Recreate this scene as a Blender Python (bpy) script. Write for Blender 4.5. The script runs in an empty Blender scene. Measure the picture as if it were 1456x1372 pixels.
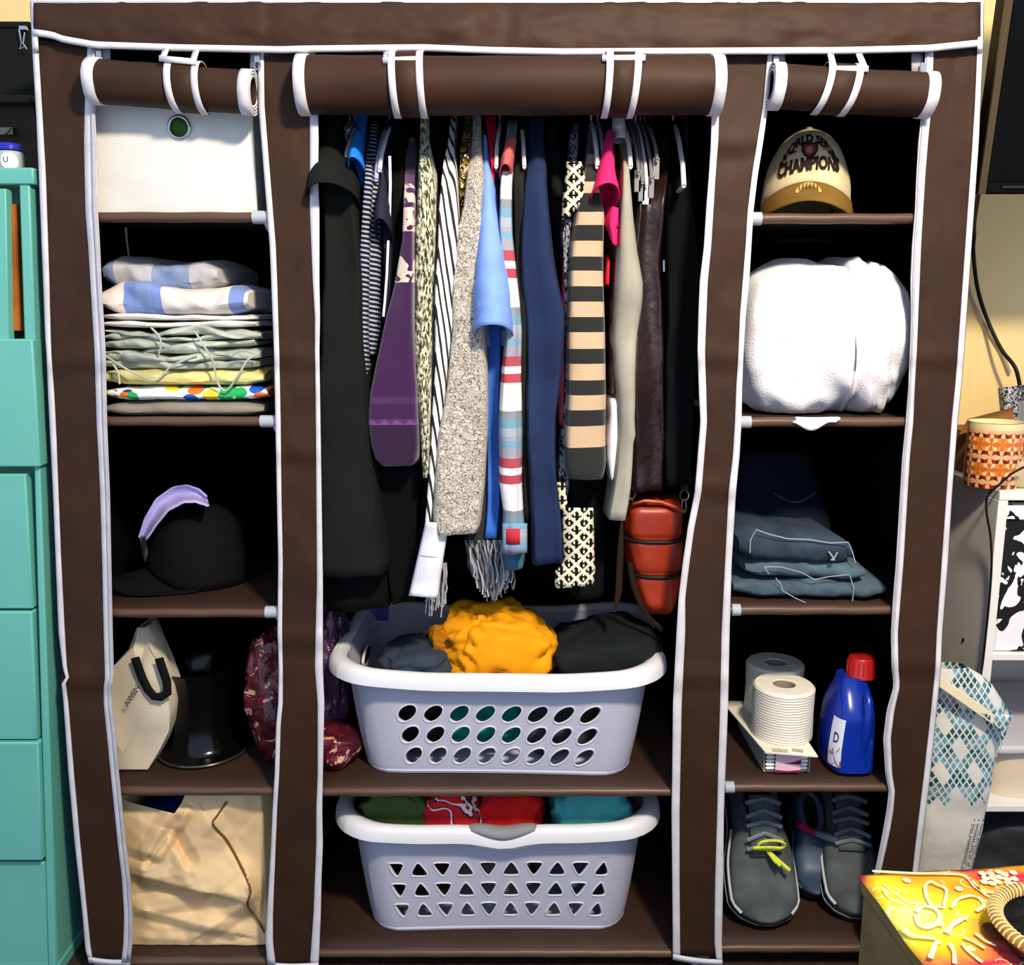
import bpy, math, random
from mathutils import Vector, noise, Matrix
random.seed(7)
scene = bpy.context.scene
C = scene.collection
# ------------------------------------------------------------------ camera, world, light, exposure
F, CX, CY = 1300.0, 728.0, 686.0            # focal length and centre in pixels of the 1456 x 1372 photograph
CAM = Vector((0.0, -1.525, 1.22)); TH = math.radians(10.4)
cd = bpy.data.cameras.new('camera'); cam = bpy.data.objects.new('camera', cd); C.objects.link(cam)
cam.location = CAM; cam.rotation_euler = (math.radians(90) - TH, 0, 0)
cd.sensor_fit = 'HORIZONTAL'; cd.sensor_width = 36.0; cd.lens = F / 1456.0 * 36.0; cd.clip_start = 0.02
scene.camera = cam
w = bpy.data.worlds.new('world'); scene.world = w; w.use_nodes = True
w.node_tree.nodes['Background'].inputs[0].default_value = (0.58, 0.72, 1.0, 1)
w.node_tree.nodes['Background'].inputs[1].default_value = 0.95
ld = bpy.data.lights.new('ceiling_lamp', 'AREA'); ld.shape = 'DISK'; ld.size = 0.22; ld.energy = 64; ld.color = (1.0, 0.86, 0.68)
lo = bpy.data.objects.new('ceiling_lamp', ld); C.objects.link(lo); lo.location = (0.55, -1.45, 2.38)
lo.rotation_euler = (Vector((0, 0, 0.9)) - Vector(lo.location)).to_track_quat('-Z', 'Y').to_euler()
vs = scene.view_settings
vs.view_transform = 'Standard'; vs.look = 'None'; vs.gamma = 1.0; vs.exposure = 0.2
vs.use_curve_mapping = False

# ------------------------------------------------------------------ helpers
FW = Vector((0, math.cos(TH), -math.sin(TH))); UP = Vector((0, math.sin(TH), math.cos(TH)))
def ray(px, py):
    return Vector(((px - CX) / F, 0, 0)) + FW + UP * ((CY - py) / F)
def at(px, py, Y):                      # the point seen at a pixel, on the plane y = Y
    d = ray(px, py); return CAM + d * ((Y - CAM.y) / d.y)
def onz(px, py, z):                     # the point seen at a pixel, on the plane z
    d = ray(px, py); return CAM + d * ((z - CAM.z) / d.z)
def X(px, py, Y): return at(px, py, Y).x
def Zt(py, Y): return at(CX, py, Y).z
def sc(py, Y):                          # metres per pixel
    return at(CX + 1, py, Y).x
def lerp(a, b, t): return a + (b - a) * t
def clamp(x, a=0., b=1.): return max(a, min(b, x))
def smooth(t): t = clamp(t); return t * t * (3 - 2 * t)
def nz(x, y, z, s=0): return noise.noise(Vector((x + s * 13.7, y + s * 7.3, z - s * 3.1)))
def fnz(x, y, z, s=0, o=3):
    v, a = 0., 1.
    for i in range(o):
        v += a * nz(x, y, z, s + i); x *= 2.1; y *= 2.1; z *= 2.1; a *= .5
    return v
def ridge(x, y, z, s=0, o=3):           # creased noise, 0..1
    v, a = 0., .55
    for i in range(o):
        v += a * (1 - abs(nz(x, y, z, s + i) * 1.6)); x *= 2.05; y *= 2.05; z *= 2.05; a *= .5
    return v
def interp(rows, y):                    # rows sorted on their first column
    if y <= rows[0][0]: return rows[0][1:]
    for a, b in zip(rows, rows[1:]):
        if y <= b[0]:
            t = (y - a[0]) / max(1e-9, b[0] - a[0]); return tuple(lerp(p, q, t) for p, q in zip(a[1:], b[1:]))
    return rows[-1][1:]
def smooth_pts(pts, n=8):                        # smooth the measured points
    out = []
    for i in range(len(pts) - 1):
        p = [pts[max(i - 1, 0)], pts[i], pts[i + 1], pts[min(i + 2, len(pts) - 1)]]
        for t in frange(0, 1, n)[:-1]:
            out.append(tuple(.5 * ((2 * p[1][k]) + (-p[0][k] + p[2][k]) * t + (2 * p[0][k] - 5 * p[1][k] + 4 * p[2][k] - p[3][k]) * t * t + (-p[0][k] + 3 * p[1][k] - 3 * p[2][k] + p[3][k]) * t ** 3) for k in range(3)))
    return out + [pts[-1]]
def frange(a, b, n): return [a + (b - a) * i / (n - 1) for i in range(n)]

OFF = {}
class MB:
    def __init__(s): s.v = []; s.f = []; s.uv = []
    def add(s, vs_, fs, uvs=None):
        o = len(s.v); s.v += [Vector(p) for p in vs_]; s.f += [tuple(i + o for i in f) for f in fs]
        s.uv += list(uvs) if uvs else [(p[0], p[2]) for p in vs_]
        return s
    def box(s, x0, y0, z0, x1, y1, z1, R=None, c=None):
        P = [(x0, y0, z0), (x1, y0, z0), (x1, y1, z0), (x0, y1, z0), (x0, y0, z1), (x1, y0, z1), (x1, y1, z1), (x0, y1, z1)]
        if R is not None:
            c = Vector(c); P = [c + R @ (Vector(p) - c) for p in P]
        return s.add(P, [(0, 3, 2, 1), (4, 5, 6, 7), (0, 1, 5, 4), (1, 2, 6, 5), (2, 3, 7, 6), (3, 0, 4, 7)])
    def hexa(s, P):                     # 8 corners: bottom ring of four, top ring of four
        return s.add(P, [(0, 3, 2, 1), (4, 5, 6, 7), (0, 1, 5, 4), (1, 2, 6, 5), (2, 3, 7, 6), (3, 0, 4, 7)])
    def grid(s, P, uv=None, closed=False, flip=False):
        n, m = len(P), len(P[0]); V = [p for r in P for p in r]; Fs = []
        for i in range(n - 1):
            for j in range(m if closed else m - 1):
                k = (j + 1) % m; q = (i * m + j, i * m + k, (i + 1) * m + k, (i + 1) * m + j)
                Fs.append(q[::-1] if flip else q)
        return s.add(V, Fs, [u for r in uv for u in r] if uv else None)
    def loft(s, rings, c0=True, c1=True, uv=None, flip=False):
        m = len(rings[0]); o = len(s.v); s.grid(rings, uv, True, flip)
        n = len(rings)
        if c0: s.f.append(tuple(range(o + m - 1, o - 1, -1)) if not flip else tuple(range(o, o + m)))
        if c1:
            b = o + (n - 1) * m; s.f.append(tuple(range(b, b + m)) if not flip else tuple(range(b + m - 1, b - 1, -1)))
        return s
    def tube(s, pts, r, n=8, caps=True, flat=1.0):
        pts = [Vector(p) for p in pts]; rings = []; N = None
        for i, p in enumerate(pts):
            t = (pts[min(i + 1, len(pts) - 1)] - pts[max(i - 1, 0)]).normalized()
            if N is None:
                N = t.orthogonal().normalized()
                if flat != 1.0:
                    N = t.cross(Vector((0, 1, 0)));  N = (N if N.length > 1e-4 else t.orthogonal()).normalized()
            N = (N - t * N.dot(t)).normalized(); B = t.cross(N)
            rr = r[i] if isinstance(r, (list, tuple)) else r
            rings.append([p + N * (math.cos(a) * rr) + B * (math.sin(a) * rr * flat) for a in [2 * math.pi * k / n for k in range(n)]])
        return s.loft(rings, caps, caps)
    def lathe(s, prof, c=(0, 0, 0), n=32, R=None, c0=False, c1=False):
        c = Vector(c); rings = []
        for r, z in prof:
            ring = [Vector((math.cos(a) * r, math.sin(a) * r, z)) for a in [2 * math.pi * k / n for k in range(n)]]
            rings.append([c + (R @ p if R is not None else p) for p in ring])
        return s.loft(rings, c0, c1)
    def xf(s, M4):
        s.v = [M4 @ p for p in s.v]; return s
    def build(s, name, mat, parent=None, label=None, sharp=40, bev=0, solid=0, sub=0, off=None, soff=0, kind=None):
        if off is None: off = OFF[parent.name] if parent else Vector((0, 0, 0))
        me = bpy.data.meshes.new(name); me.from_pydata([p - off for p in s.v], [], s.f)
        ul = me.uv_layers.new(name='UVMap')
        li = [0] * len(me.loops); me.loops.foreach_get('vertex_index', li)
        flat = []
        for i in li: flat += [s.uv[i][0], s.uv[i][1]]
        ul.data.foreach_set('uv', flat)
        me.materials.append(mat); me.validate()
        me.polygons.foreach_set('use_smooth', [True] * len(me.polygons))
        if sharp: me.set_sharp_from_angle(angle=math.radians(sharp))
        o = bpy.data.objects.new(name, me); C.objects.link(o)
        if parent: o.parent = parent
        OFF[o.name] = off
        if solid:
            m = o.modifiers.new('s', 'SOLIDIFY'); m.thickness = solid; m.offset = soff
        if bev:
            m = o.modifiers.new('b', 'BEVEL'); m.width = bev; m.segments = 2; m.limit_method = 'ANGLE'; m.angle_limit = math.radians(40); m.harden_normals = False
        if sub:
            m = o.modifiers.new('u', 'SUBSURF'); m.levels = sub; m.render_levels = sub
        if label: o['label'] = label
        if kind: o['kind'] = kind
        return o
    def single(s, name, label, cat, mat, group=None, kind=None, **k):
        lo_ = [min(p[i] for p in s.v) for i in range(3)]; hi = [max(p[i] for p in s.v) for i in range(3)]
        off = Vector(((lo_[0] + hi[0]) / 2, (lo_[1] + hi[1]) / 2, lo_[2]))
        o = s.build(name, mat, off=off, **k); o.location = off
        tag(o, label, cat, group, kind); return o
def tag(o, label, cat, group=None, kind=None):
    o['label'] = label; o['category'] = cat
    if group: o['group'] = group
    if kind: o['kind'] = kind
def thing(name, label, cat, loc, group=None):
    o = bpy.data.objects.new(name, None); C.objects.link(o); o.location = loc; o.empty_display_size = .03
    tag(o, label, cat, group); OFF[o.name] = Vector(loc); return o
def struct(o): o['kind'] = 'structure'; return o

# ------------------------------------------------------------------ materials
def lin(c):
    return tuple(((v / 255.) / 12.92 if v / 255. <= .04045 else ((v / 255. + .055) / 1.055) ** 2.4) for v in c) + (1.,)
class G:                                # small node-graph helper
    def __init__(s, name, rough=.8, spec=.3, metal=0, sheen=0):
        s.m = bpy.data.materials.new(name); s.m.use_nodes = True; s.t = s.m.node_tree; s.b = s.t.nodes['Principled BSDF']
        s.b.inputs['Roughness'].default_value = rough; s.b.inputs['Specular IOR Level'].default_value = spec
        s.b.inputs['Metallic'].default_value = metal
        if sheen: s.b.inputs['Sheen Weight'].default_value = sheen
        s.tc = None
    def n(s, ty, **k):
        nd = s.t.nodes.new(ty)
        for a, v in k.items(): setattr(nd, a, v)
        return nd
    def lk(s, a, inp):
        if hasattr(a, 'is_output'): s.t.links.new(a, inp)
        else: inp.default_value = a
    def co(s, which='Object'):
        if not s.tc: s.tc = s.n('ShaderNodeTexCoord')
        return s.tc.outputs[which]
    def mp(s, vec, scale=(1, 1, 1), loc=(0, 0, 0), rot=(0, 0, 0)):
        nd = s.n('ShaderNodeMapping'); s.lk(vec, nd.inputs[0]); nd.inputs['Scale'].default_value = scale
        nd.inputs['Location'].default_value = loc; nd.inputs['Rotation'].default_value = rot; return nd.outputs[0]
    def noise(s, scale, vec=None, detail=2, dist=0):
        nd = s.n('ShaderNodeTexNoise'); nd.inputs['Scale'].default_value = scale; nd.inputs['Detail'].default_value = detail
        nd.inputs['Distortion'].default_value = dist; s.lk(vec if vec is not None else s.co(), nd.inputs['Vector']); return nd.outputs['Fac']
    def vor(s, scale, vec=None, feature='F1', out='Distance', rnd=1.0):
        nd = s.n('ShaderNodeTexVoronoi', feature=feature); nd.inputs['Scale'].default_value = scale; nd.inputs['Randomness'].default_value = rnd
        s.lk(vec if vec is not None else s.co(), nd.inputs['Vector']); return nd.outputs[out]
    def sep(s, vec):
        nd = s.n('ShaderNodeSeparateXYZ'); s.lk(vec, nd.inputs[0]); return nd.outputs
    def math(s, op, a, b=0., c=0.):
        nd = s.n('ShaderNodeMath', operation=op); s.lk(a, nd.inputs[0]); s.lk(b, nd.inputs[1]); s.lk(c, nd.inputs[2]); return nd.outputs[0]
    def ramp(s, fac, stops, const=True):
        nd = s.n('ShaderNodeValToRGB'); cr = nd.color_ramp; cr.interpolation = 'CONSTANT' if const else 'LINEAR'
        while len(cr.elements) < len(stops): cr.elements.new(.5)
        for e, (p, c) in zip(cr.elements, stops): e.position = p; e.color = lin(c)
        s.lk(fac, nd.inputs[0]); return nd.outputs[0]
    def mix(s, fac, a, b, mode='MIX'):
        nd = s.n('ShaderNodeMix', data_type='RGBA', blend_type=mode); s.lk(fac, nd.inputs['Factor'])
        s.lk(lin(a) if isinstance(a, tuple) else a, nd.inputs[6]); s.lk(lin(b) if isinstance(b, tuple) else b, nd.inputs[7]); return nd.outputs[2]
    def bump(s, h, strength=.3, dist=.002):
        nd = s.n('ShaderNodeBump'); nd.inputs['Strength'].default_value = strength; nd.inputs['Distance'].default_value = dist
        s.lk(h, nd.inputs['Height']); s.t.links.new(nd.outputs[0], s.b.inputs['Normal'])
    def col(s, c): s.lk(lin(c) if isinstance(c, tuple) else c, s.b.inputs['Base Color']); return s
    def gt(s, a, b): return s.math('GREATER_THAN', a, b)
    def lt(s, a, b): return s.math('LESS_THAN', a, b)
_mc = {}
def M(name, c, rough=.8, bump=0, bs=300, var=.12, vsz=6, spec=.16, metal=0, sheen=0, bd=.002, trans=0, alpha=1):
    if name in _mc: return _mc[name]
    g = G(name, rough, spec, metal, sheen)
    if var:
        d = tuple(max(0, v * (1 - var)) for v in c); l = tuple(min(255, v * (1 + var * .6)) for v in c)
        g.col(g.ramp(g.noise(vsz, detail=4), [(.3, d), (.7, l)], False))
    else: g.col(c)
    if bump: g.bump(g.noise(bs, detail=2), bump, bd)
    if trans: g.b.inputs['Transmission Weight'].default_value = trans
    if alpha < 1: g.b.inputs['Alpha'].default_value = alpha
    _mc[name] = g.m; return g.m
def text_mb(txt, h, f, bold=.012):        # lettering as flat mesh; f maps (x, y) of the text plane to 3D
    cu = bpy.data.curves.new('t', 'FONT'); cu.body = txt; cu.size = 1; cu.align_x = 'CENTER'; cu.resolution_u = 3
    cu.offset = bold
    o = bpy.data.objects.new('t', cu); C.objects.link(o)
    dg = bpy.context.evaluated_depsgraph_get(); me = bpy.data.meshes.new_from_object(o.evaluated_get(dg))
    mb = MB(); mb.add([f(v.co.x * h, v.co.y * h) for v in me.vertices], [tuple(p.vertices) for p in me.polygons])
    bpy.data.objects.remove(o); bpy.data.curves.remove(cu); bpy.data.meshes.remove(me); return mb

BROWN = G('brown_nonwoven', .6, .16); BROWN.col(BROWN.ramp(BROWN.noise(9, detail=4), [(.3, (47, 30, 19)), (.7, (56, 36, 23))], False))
BROWN.bump(BROWN.noise(900), .12, .001); BROWN = BROWN.m
WHITE = M('white_binding', (205, 202, 204), .75, .25, 700, .05, 30)
GREYTAPE = M('zipper_tape_grey', (176, 174, 180), .7, .3, 900, .06, 40)
METAL = M('steel', (190, 190, 195), .25, var=0, metal=1)
PLGREY = M('grey_plastic', (165, 172, 178), .45, var=.05)
SHELFB = M('shelf_fabric', (54, 37, 28), .6, .15, 700, .1, 8, spec=.22)
RAILM = M('rail_sleeve', (84, 60, 46), .42, .1, 600, .06, 10, spec=.4)
BLACKF = M('shaded_black_fabric', (13, 11, 10), .95, var=.15, spec=.05)  # dark fabric with the interior's shade put into its colour

# ------------------------------------------------------------------ the setting
wallm = G('cream_wall', .85, .2); wallm.col(wallm.ramp(wallm.noise(3, detail=4), [(.3, (238, 204, 136)), (.7, (243, 212, 146))], False))
wallm.bump(wallm.noise(160, detail=3), .25, .002)
struct(MB().box(-2.2, .56, 0, 2.4, .66, 2.6).build('wall_back', wallm.m))
floorm = M('dark_carpet', (52, 42, 36), .95, .8, 500, .25, 60)
struct(MB().box(-2.2, -2.2, -.06, 2.4, .66, 0).build('floor', floorm))
# ------------------------------------------------------------------ the fabric wardrobe
DEP = .45                                # depth of the wardrobe
ward = thing('fabric_wardrobe', 'dark brown fabric wardrobe with white piping, three rolled-up doors and shelves', 'wardrobe', (0, .22, 0))
# white edge bindings measured as (row, left edge, right edge)
E1 = [(0, 44, 52), (60, 46, 54), (160, 52, 60), (250, 56, 65), (400, 62, 70), (480, 65, 72), (508, 67, 73), (560, 69, 77), (620, 72, 80), (700, 76, 83), (800, 80, 87), (900, 84, 92), (950, 90, 95), (963, 94, 98), (970, 88, 93), (1000, 91, 97), (1100, 98, 105), (1200, 107, 114), (1300, 118, 124), (1350, 122, 129), (1364, 126, 132)]
E2 = [(64, 125, 136), (160, 121, 135), (200, 120, 137), (300, 122, 139), (350, 126, 142), (400, 129, 144), (500, 135, 150), (600, 138, 152), (700, 143, 156), (800, 146, 158), (900, 148, 160), (965, 150, 162), (972, 148, 158), (1000, 148, 159), (1040, 152, 164), (1090, 157, 168), (1150, 163, 174), (1200, 168, 179), (1250, 174, 185), (1300, 177, 188), (1340, 176, 188), (1368, 173, 185)]
E3 = [(70, 367, 375), (150, 368, 376), (200, 372, 380), (250, 376, 384), (300, 380, 388), (350, 384, 392), (400, 386, 394), (500, 390, 397), (600, 392, 399), (700, 394, 400), (800, 396, 402), (900, 395, 401), (950, 397, 402), (1000, 396, 402), (1030, 393, 399), (1100, 391, 397), (1150, 388, 394), (1200, 386, 392), (1250, 383, 390), (1300, 380, 388), (1340, 378, 388), (1372, 381, 392)]
E4 = [(70, 436, 448), (160, 441, 452), (200, 441, 453), (250, 441, 452), (300, 441, 454), (350, 443, 454), (400, 445, 454), (450, 448, 455), (500, 448, 454), (560, 449, 455), (830, 451, 459), (860, 450, 459), (950, 448, 459), (1000, 452, 461), (1050, 452, 460), (1100, 452, 459), (1150, 450, 458), (1200, 450, 459), (1250, 448, 457), (1300, 446, 456), (1372, 441, 453)]
E5 = [(72, 1012, 1028), (120, 1012, 1025), (160, 1012, 1022), (200, 1011, 1021), (250, 1008, 1017), (300, 1004, 1014), (350, 1001, 1011), (400, 995, 1006), (450, 993, 1004), (500, 992, 1002), (560, 994, 1004), (600, 996, 1005), (700, 988, 997), (750, 978, 987), (800, 971, 980), (850, 965, 974), (900, 962, 974), (1000, 957, 969), (1100, 956, 967), (1150, 955, 966), (1250, 956, 966), (1360, 957, 967)]
E6 = [(72, 1092, 1099), (150, 1085, 1092), (200, 1077, 1085), (250, 1069, 1077), (300, 1063, 1071), (350, 1060, 1068), (400, 1056, 1065), (450, 1052, 1060), (500, 1050, 1057), (550, 1047, 1055), (600, 1045, 1054), (650, 1042, 1051), (700, 1036, 1046), (800, 1031, 1040), (900, 1026, 1037), (1000, 1024, 1035), (1100, 1021, 1031), (1150, 1020, 1029), (1250, 1017, 1028), (1340, 1016, 1026), (1368, 1019, 1027)]
E7 = [(70, 1316, 1327), (150, 1312, 1324), (200, 1306, 1319), (250, 1303, 1315), (300, 1301, 1312), (350, 1297, 1309), (400, 1295, 1307), (450, 1296, 1305), (500, 1294, 1303), (550, 1292, 1300), (600, 1288, 1298), (650, 1283, 1293), (700, 1280, 1290), (750, 1277, 1287), (800, 1274, 1284), (850, 1270, 1280), (900, 1267, 1276), (950, 1268, 1277), (975, 1271, 1279), (1010, 1261, 1271), (1050, 1256, 1266), (1100, 1259, 1268), (1125, 1264, 1272), (1150, 1261, 1270), (1180, 1256, 1265), (1230, 1246, 1254), (1290, 1232, 1239), (1360, 1228, 1234)]
E8 = [(0, 1391, 1398), (60, 1390, 1397), (150, 1386, 1393), (200, 1383, 1391), (300, 1376, 1384), (400, 1369, 1377), (500, 1362, 1370), (540, 1359, 1367), (600, 1353, 1361), (700, 1346, 1353), (800, 1339, 1347), (900, 1332, 1339), (950, 1330, 1337), (1000, 1325, 1332), (1100, 1314, 1322), (1200, 1302, 1310), (1300, 1291, 1298), (1364, 1283, 1290)]
TOPT = [(46, 46), (75, 50), (90, 56), (135, 64), (250, 68), (400, 71), (430, 70), (600, 68), (700, 72), (800, 74), (1000, 73), (1200, 72), (1320, 69), (1397, 61)]
def topy(x): return interp(TOPT, x)[0]
CREASE = {0: (510, 965), 1: (505, 640, 905), 2: (200, 505, 690, 960), 3: (505, 942)}
def sdisp(k, px, py):                    # how far the cloth of stile k swells out of the front plane
    d = .0035 * fnz(px * .012, py * .006, k * 5.1, 3) + .0016 * fnz(px * .05, py * .03, k * 3.3, 8)
    for c in CREASE[k]:
        t = (py - c - (px % 97) * .05) / 13.
        d += .004 * math.exp(-t * t) - .003 * math.exp(-((t - 1.6) ** 2))
    return -d
STI = [(E1, E2), (E3, E4), (E5, E6), (E7, E8)]
def ribbon(E, k, y0, y1, dY=-.003, f0=0., f1=1.):
    rows, uv = [], []
    n = max(3, int((y1 - y0) / 9))
    for py in frange(y0, y1, n):
        a, b = interp(E, py); Y = sdisp(k, (a + b) / 2, py) + dY
        rows.append([at(lerp(a, b, lerp(f0, f1, t)), py, Y) for t in (0, .5, 1)])
    mb = MB(); mb.grid(rows); return mb
for k, (L, R) in enumerate(STI):
    y1 = min(L[-1][0], R[-1][0]) - 1
    P = []
    for py in frange(58, y1, 120):
        l, r = interp(L, py), interp(R, py); a, b = (l[0] + l[1]) / 2, (r[0] + r[1]) / 2
        P.append([at(x, py, sdisp(k, x, py)) for x in frange(a, b, 12)])
    sp = MB().grid(P).build('front_stile', BROWN, ward, solid=.0025, sharp=0)
    for E in (L, R):
        ribbon(E, k, max(E[0][0], 60), E[-1][0]).build('white_binding', WHITE, sp, solid=.003, sharp=0)
    zE = R if k in (0,) else (L if k == 3 else R)
    if k in (0, 3):
        ribbon(zE, k, 70, zE[-1][0] - 4, -.0058, .56 if k == 0 else .2, .9 if k == 0 else .5).build('zipper_tape', GREYTAPE, sp, solid=.002, sharp=0)
    # bottom hem
    a, b = L[-1], R[-1]
    pts = [at(lerp(a[1], b[2], t), lerp(a[0], b[0], t) + 2 * math.sin(3.14 * t), -.004) for t in frange(0, 1, 8)]
    MB().grid([[p + Vector((0, 0, .005)), p - Vector((0, 0, .006))] for p in pts]).build('bottom_hem', WHITE, sp, solid=.003)
# valance across the top
P = []
ZTOP = Zt(3, 0)
for t in frange(0, 1, 14):
    row = []
    for px in frange(48, 1394, 150):
        py = lerp(3, topy(px), t)
        d = .005 * fnz(px * .012, py * .03, 1.7, 5) + .002 * fnz(px * .05, py * .05, 3, 2) + .006 * math.sin(math.pi * t) + .008 * t
        for c in (382, 722, 1066): d -= .005 * math.exp(-((px - c) / 7.) ** 2) * (1 - t * .5)
        row.append(at(px, py, -.004 - d))
    P.append(row)
val = MB().grid(P).build('top_valance', BROWN, ward, solid=.0025, sharp=0)
rows = []
for px in frange(47, 1396, 130):
    y = topy(px); rows.append([at(px, y - 4.5, -.017), at(px, y, -.018), at(px, y + 4.5, -.016)])
MB().grid(rows).build('valance_binding', WHITE, val, solid=.003, sharp=0)
MB().tube([at(px, 2, -.004) for px in frange(46, 1397, 40)], .0035).build('top_piping', WHITE, val)
for E, s in ((E1, -1), (E8, 1)):
    rows = [[at(interp(E, py)[i], py, -.004 - .014 * py / 70 if py < 70 else -.006) for i in (0, 1)] for py in frange(2, 75, 10)]
    MB().grid(rows).build('corner_piping', WHITE, val, solid=.003)
# roof, sides, back
rf = []
for y in frange(0, DEP, 8):
    rf.append([Vector((x, y, ZTOP + .004 * fnz(x * 4, y * 6, 0, 4))) for x in frange(X(46, 3, 0), X(1396, 3, 0), 30)])
MB().grid(rf).build('roof_panel', BROWN, ward, solid=.003, sharp=0)
for E, i, s in ((E1, 0, -1), (E8, 1, 1)):
    rows = []
    for py in frange(3, 1364, 60):
        p = at(interp(E, py)[i], py, 0)
        rows.append([Vector((p.x + s * .006 * fnz(p.z * 3, y * 5, s, 6) * (1 if y > .02 else 0), y, p.z)) for y in frange(0, DEP, 8)])
    MB().grid(rows).build('side_panel', BROWN, ward, solid=.003, sharp=0)
    MB().grid([[p - Vector((s * .004, 0, 0)) for p in r[1:]] for r in rows]).build('side_shade_sheet', BLACKF, ward, solid=.002, sharp=0)  # thin black sheet added to put the inside shade into colour
xl, xr = X(20, 600, 0), X(1410, 600, 0)
rows = [[Vector((lerp(X(interp(E1, 3)[0], 3, 0), xl, (ZTOP - z) / ZTOP) + (x * (xr - xl)), DEP + .004 * fnz(x * 8, z * 3, 0, 9), z)) for x in frange(0, 1, 30)] for z in frange(.03, ZTOP, 40)]
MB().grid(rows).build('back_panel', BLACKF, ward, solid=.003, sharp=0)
# steel posts behind the stiles
def stx(k, py, f=.5):
    a, b = interp(STI[k][0], py), interp(STI[k][1], py); return lerp((a[0] + a[1]) / 2, (b[0] + b[1]) / 2, f)
POST = {}
for k in range(4):
    for Y in (.03, DEP - .03):
        pts = []
        for py in (20, 500, 1340):
            p = at(stx(k, max(py, 75), .45 if k < 2 else .55), py, 0); pts.append(Vector((p.x, Y, p.z if py < 1300 else 0.0)))
        MB().tube(pts, .008, 10).build('post', PLGREY if Y < .1 else BLACKF, ward)  # rear posts blackened, interior shade put into their colour
# shelves: (row of the front rail, stile on the left, stile on the right, connector side)
SHZ = {}
RY = .014
def shelf(key, py, kl, kr, sag=0):
    z = Zt(py, RY); SHZ[key] = z + .0075
    x0, x1 = X(stx(kl, py, .62), py, RY), X(stx(kr, py, .38), py, RY)
    rows = []
    for y in frange(RY, DEP - .02, 10):
        rows.append([Vector((x, y, z + .005 - sag * 4 * t * (1 - t) * math.sin(math.pi * (y - RY) / (DEP - .02 - RY)) + .0008 * nz(x * 12, y * 12, py))) for t, x in zip(frange(0, 1, 14), frange(x0, x1, 14))])
    s = MB().grid(rows).build('shelf', SHELFB, ward, solid=.004, soff=-1, sharp=0)
    MB().tube([Vector((x, RY - .001, z + .0004 * math.sin(x * 60))) for x in frange(x0 + .012, x1 - .012, 24)], .0082, 14).build('shelf_rail', RAILM, s)
    for xx, d in ((x0, 1), (x1, -1)):
        m = MB().tube([Vector((xx - d * .03, RY, z)), Vector((xx - d * .005, RY, z)), Vector((xx + d * .008, RY, z)), Vector((xx + d * .03, RY, z))], [.0095, .0105, .0105, .0098], 14)
        m.build('rail_connector', PLGREY, s)
    return s
for key, py in (('L1', 309), ('L2', 599), ('L3', 871), ('L4', 1124), ('L5', 1366)): shelf(key, py, 0, 1)
for key, py in (('C4', 1125), ('C5', 1354)): shelf(key, py, 1, 2)
for key, py in (('R1', 311), ('R2', 600), ('R3', 867), ('R4', 1119), ('R5', 1347)): shelf(key, py, 2, 3)
# connectors that show beside the bindings
for px0, px1, py in ((360, 384, 309), (371, 396, 599), (378, 400, 870), (1068, 1082, 311), (1050, 1067, 600), (1040, 1052, 867), (1030, 1043, 1119)):
    z = Zt(py, RY)
    m = MB().tube([at(px0, py, RY), at(px1, py, RY)], .0105, 14)
    if px0 < 700:
        p = at(px1 - 4, py, RY); m.tube([p, p + Vector((.008, .005, -.03))], [.0095, .005], 10)
    m.build('rail_joint', PLGREY, ward)
# hanging rod
RODY, RODZ = .215, Zt(138, .215)
MB().tube([Vector((X(stx(1, 138, .6), 138, .215), RODY, RODZ)), Vector((X(stx(2, 138, .4), 138, .215), RODY, RODZ))], .009, 12).build('hanging_rod', METAL, ward)
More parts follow.
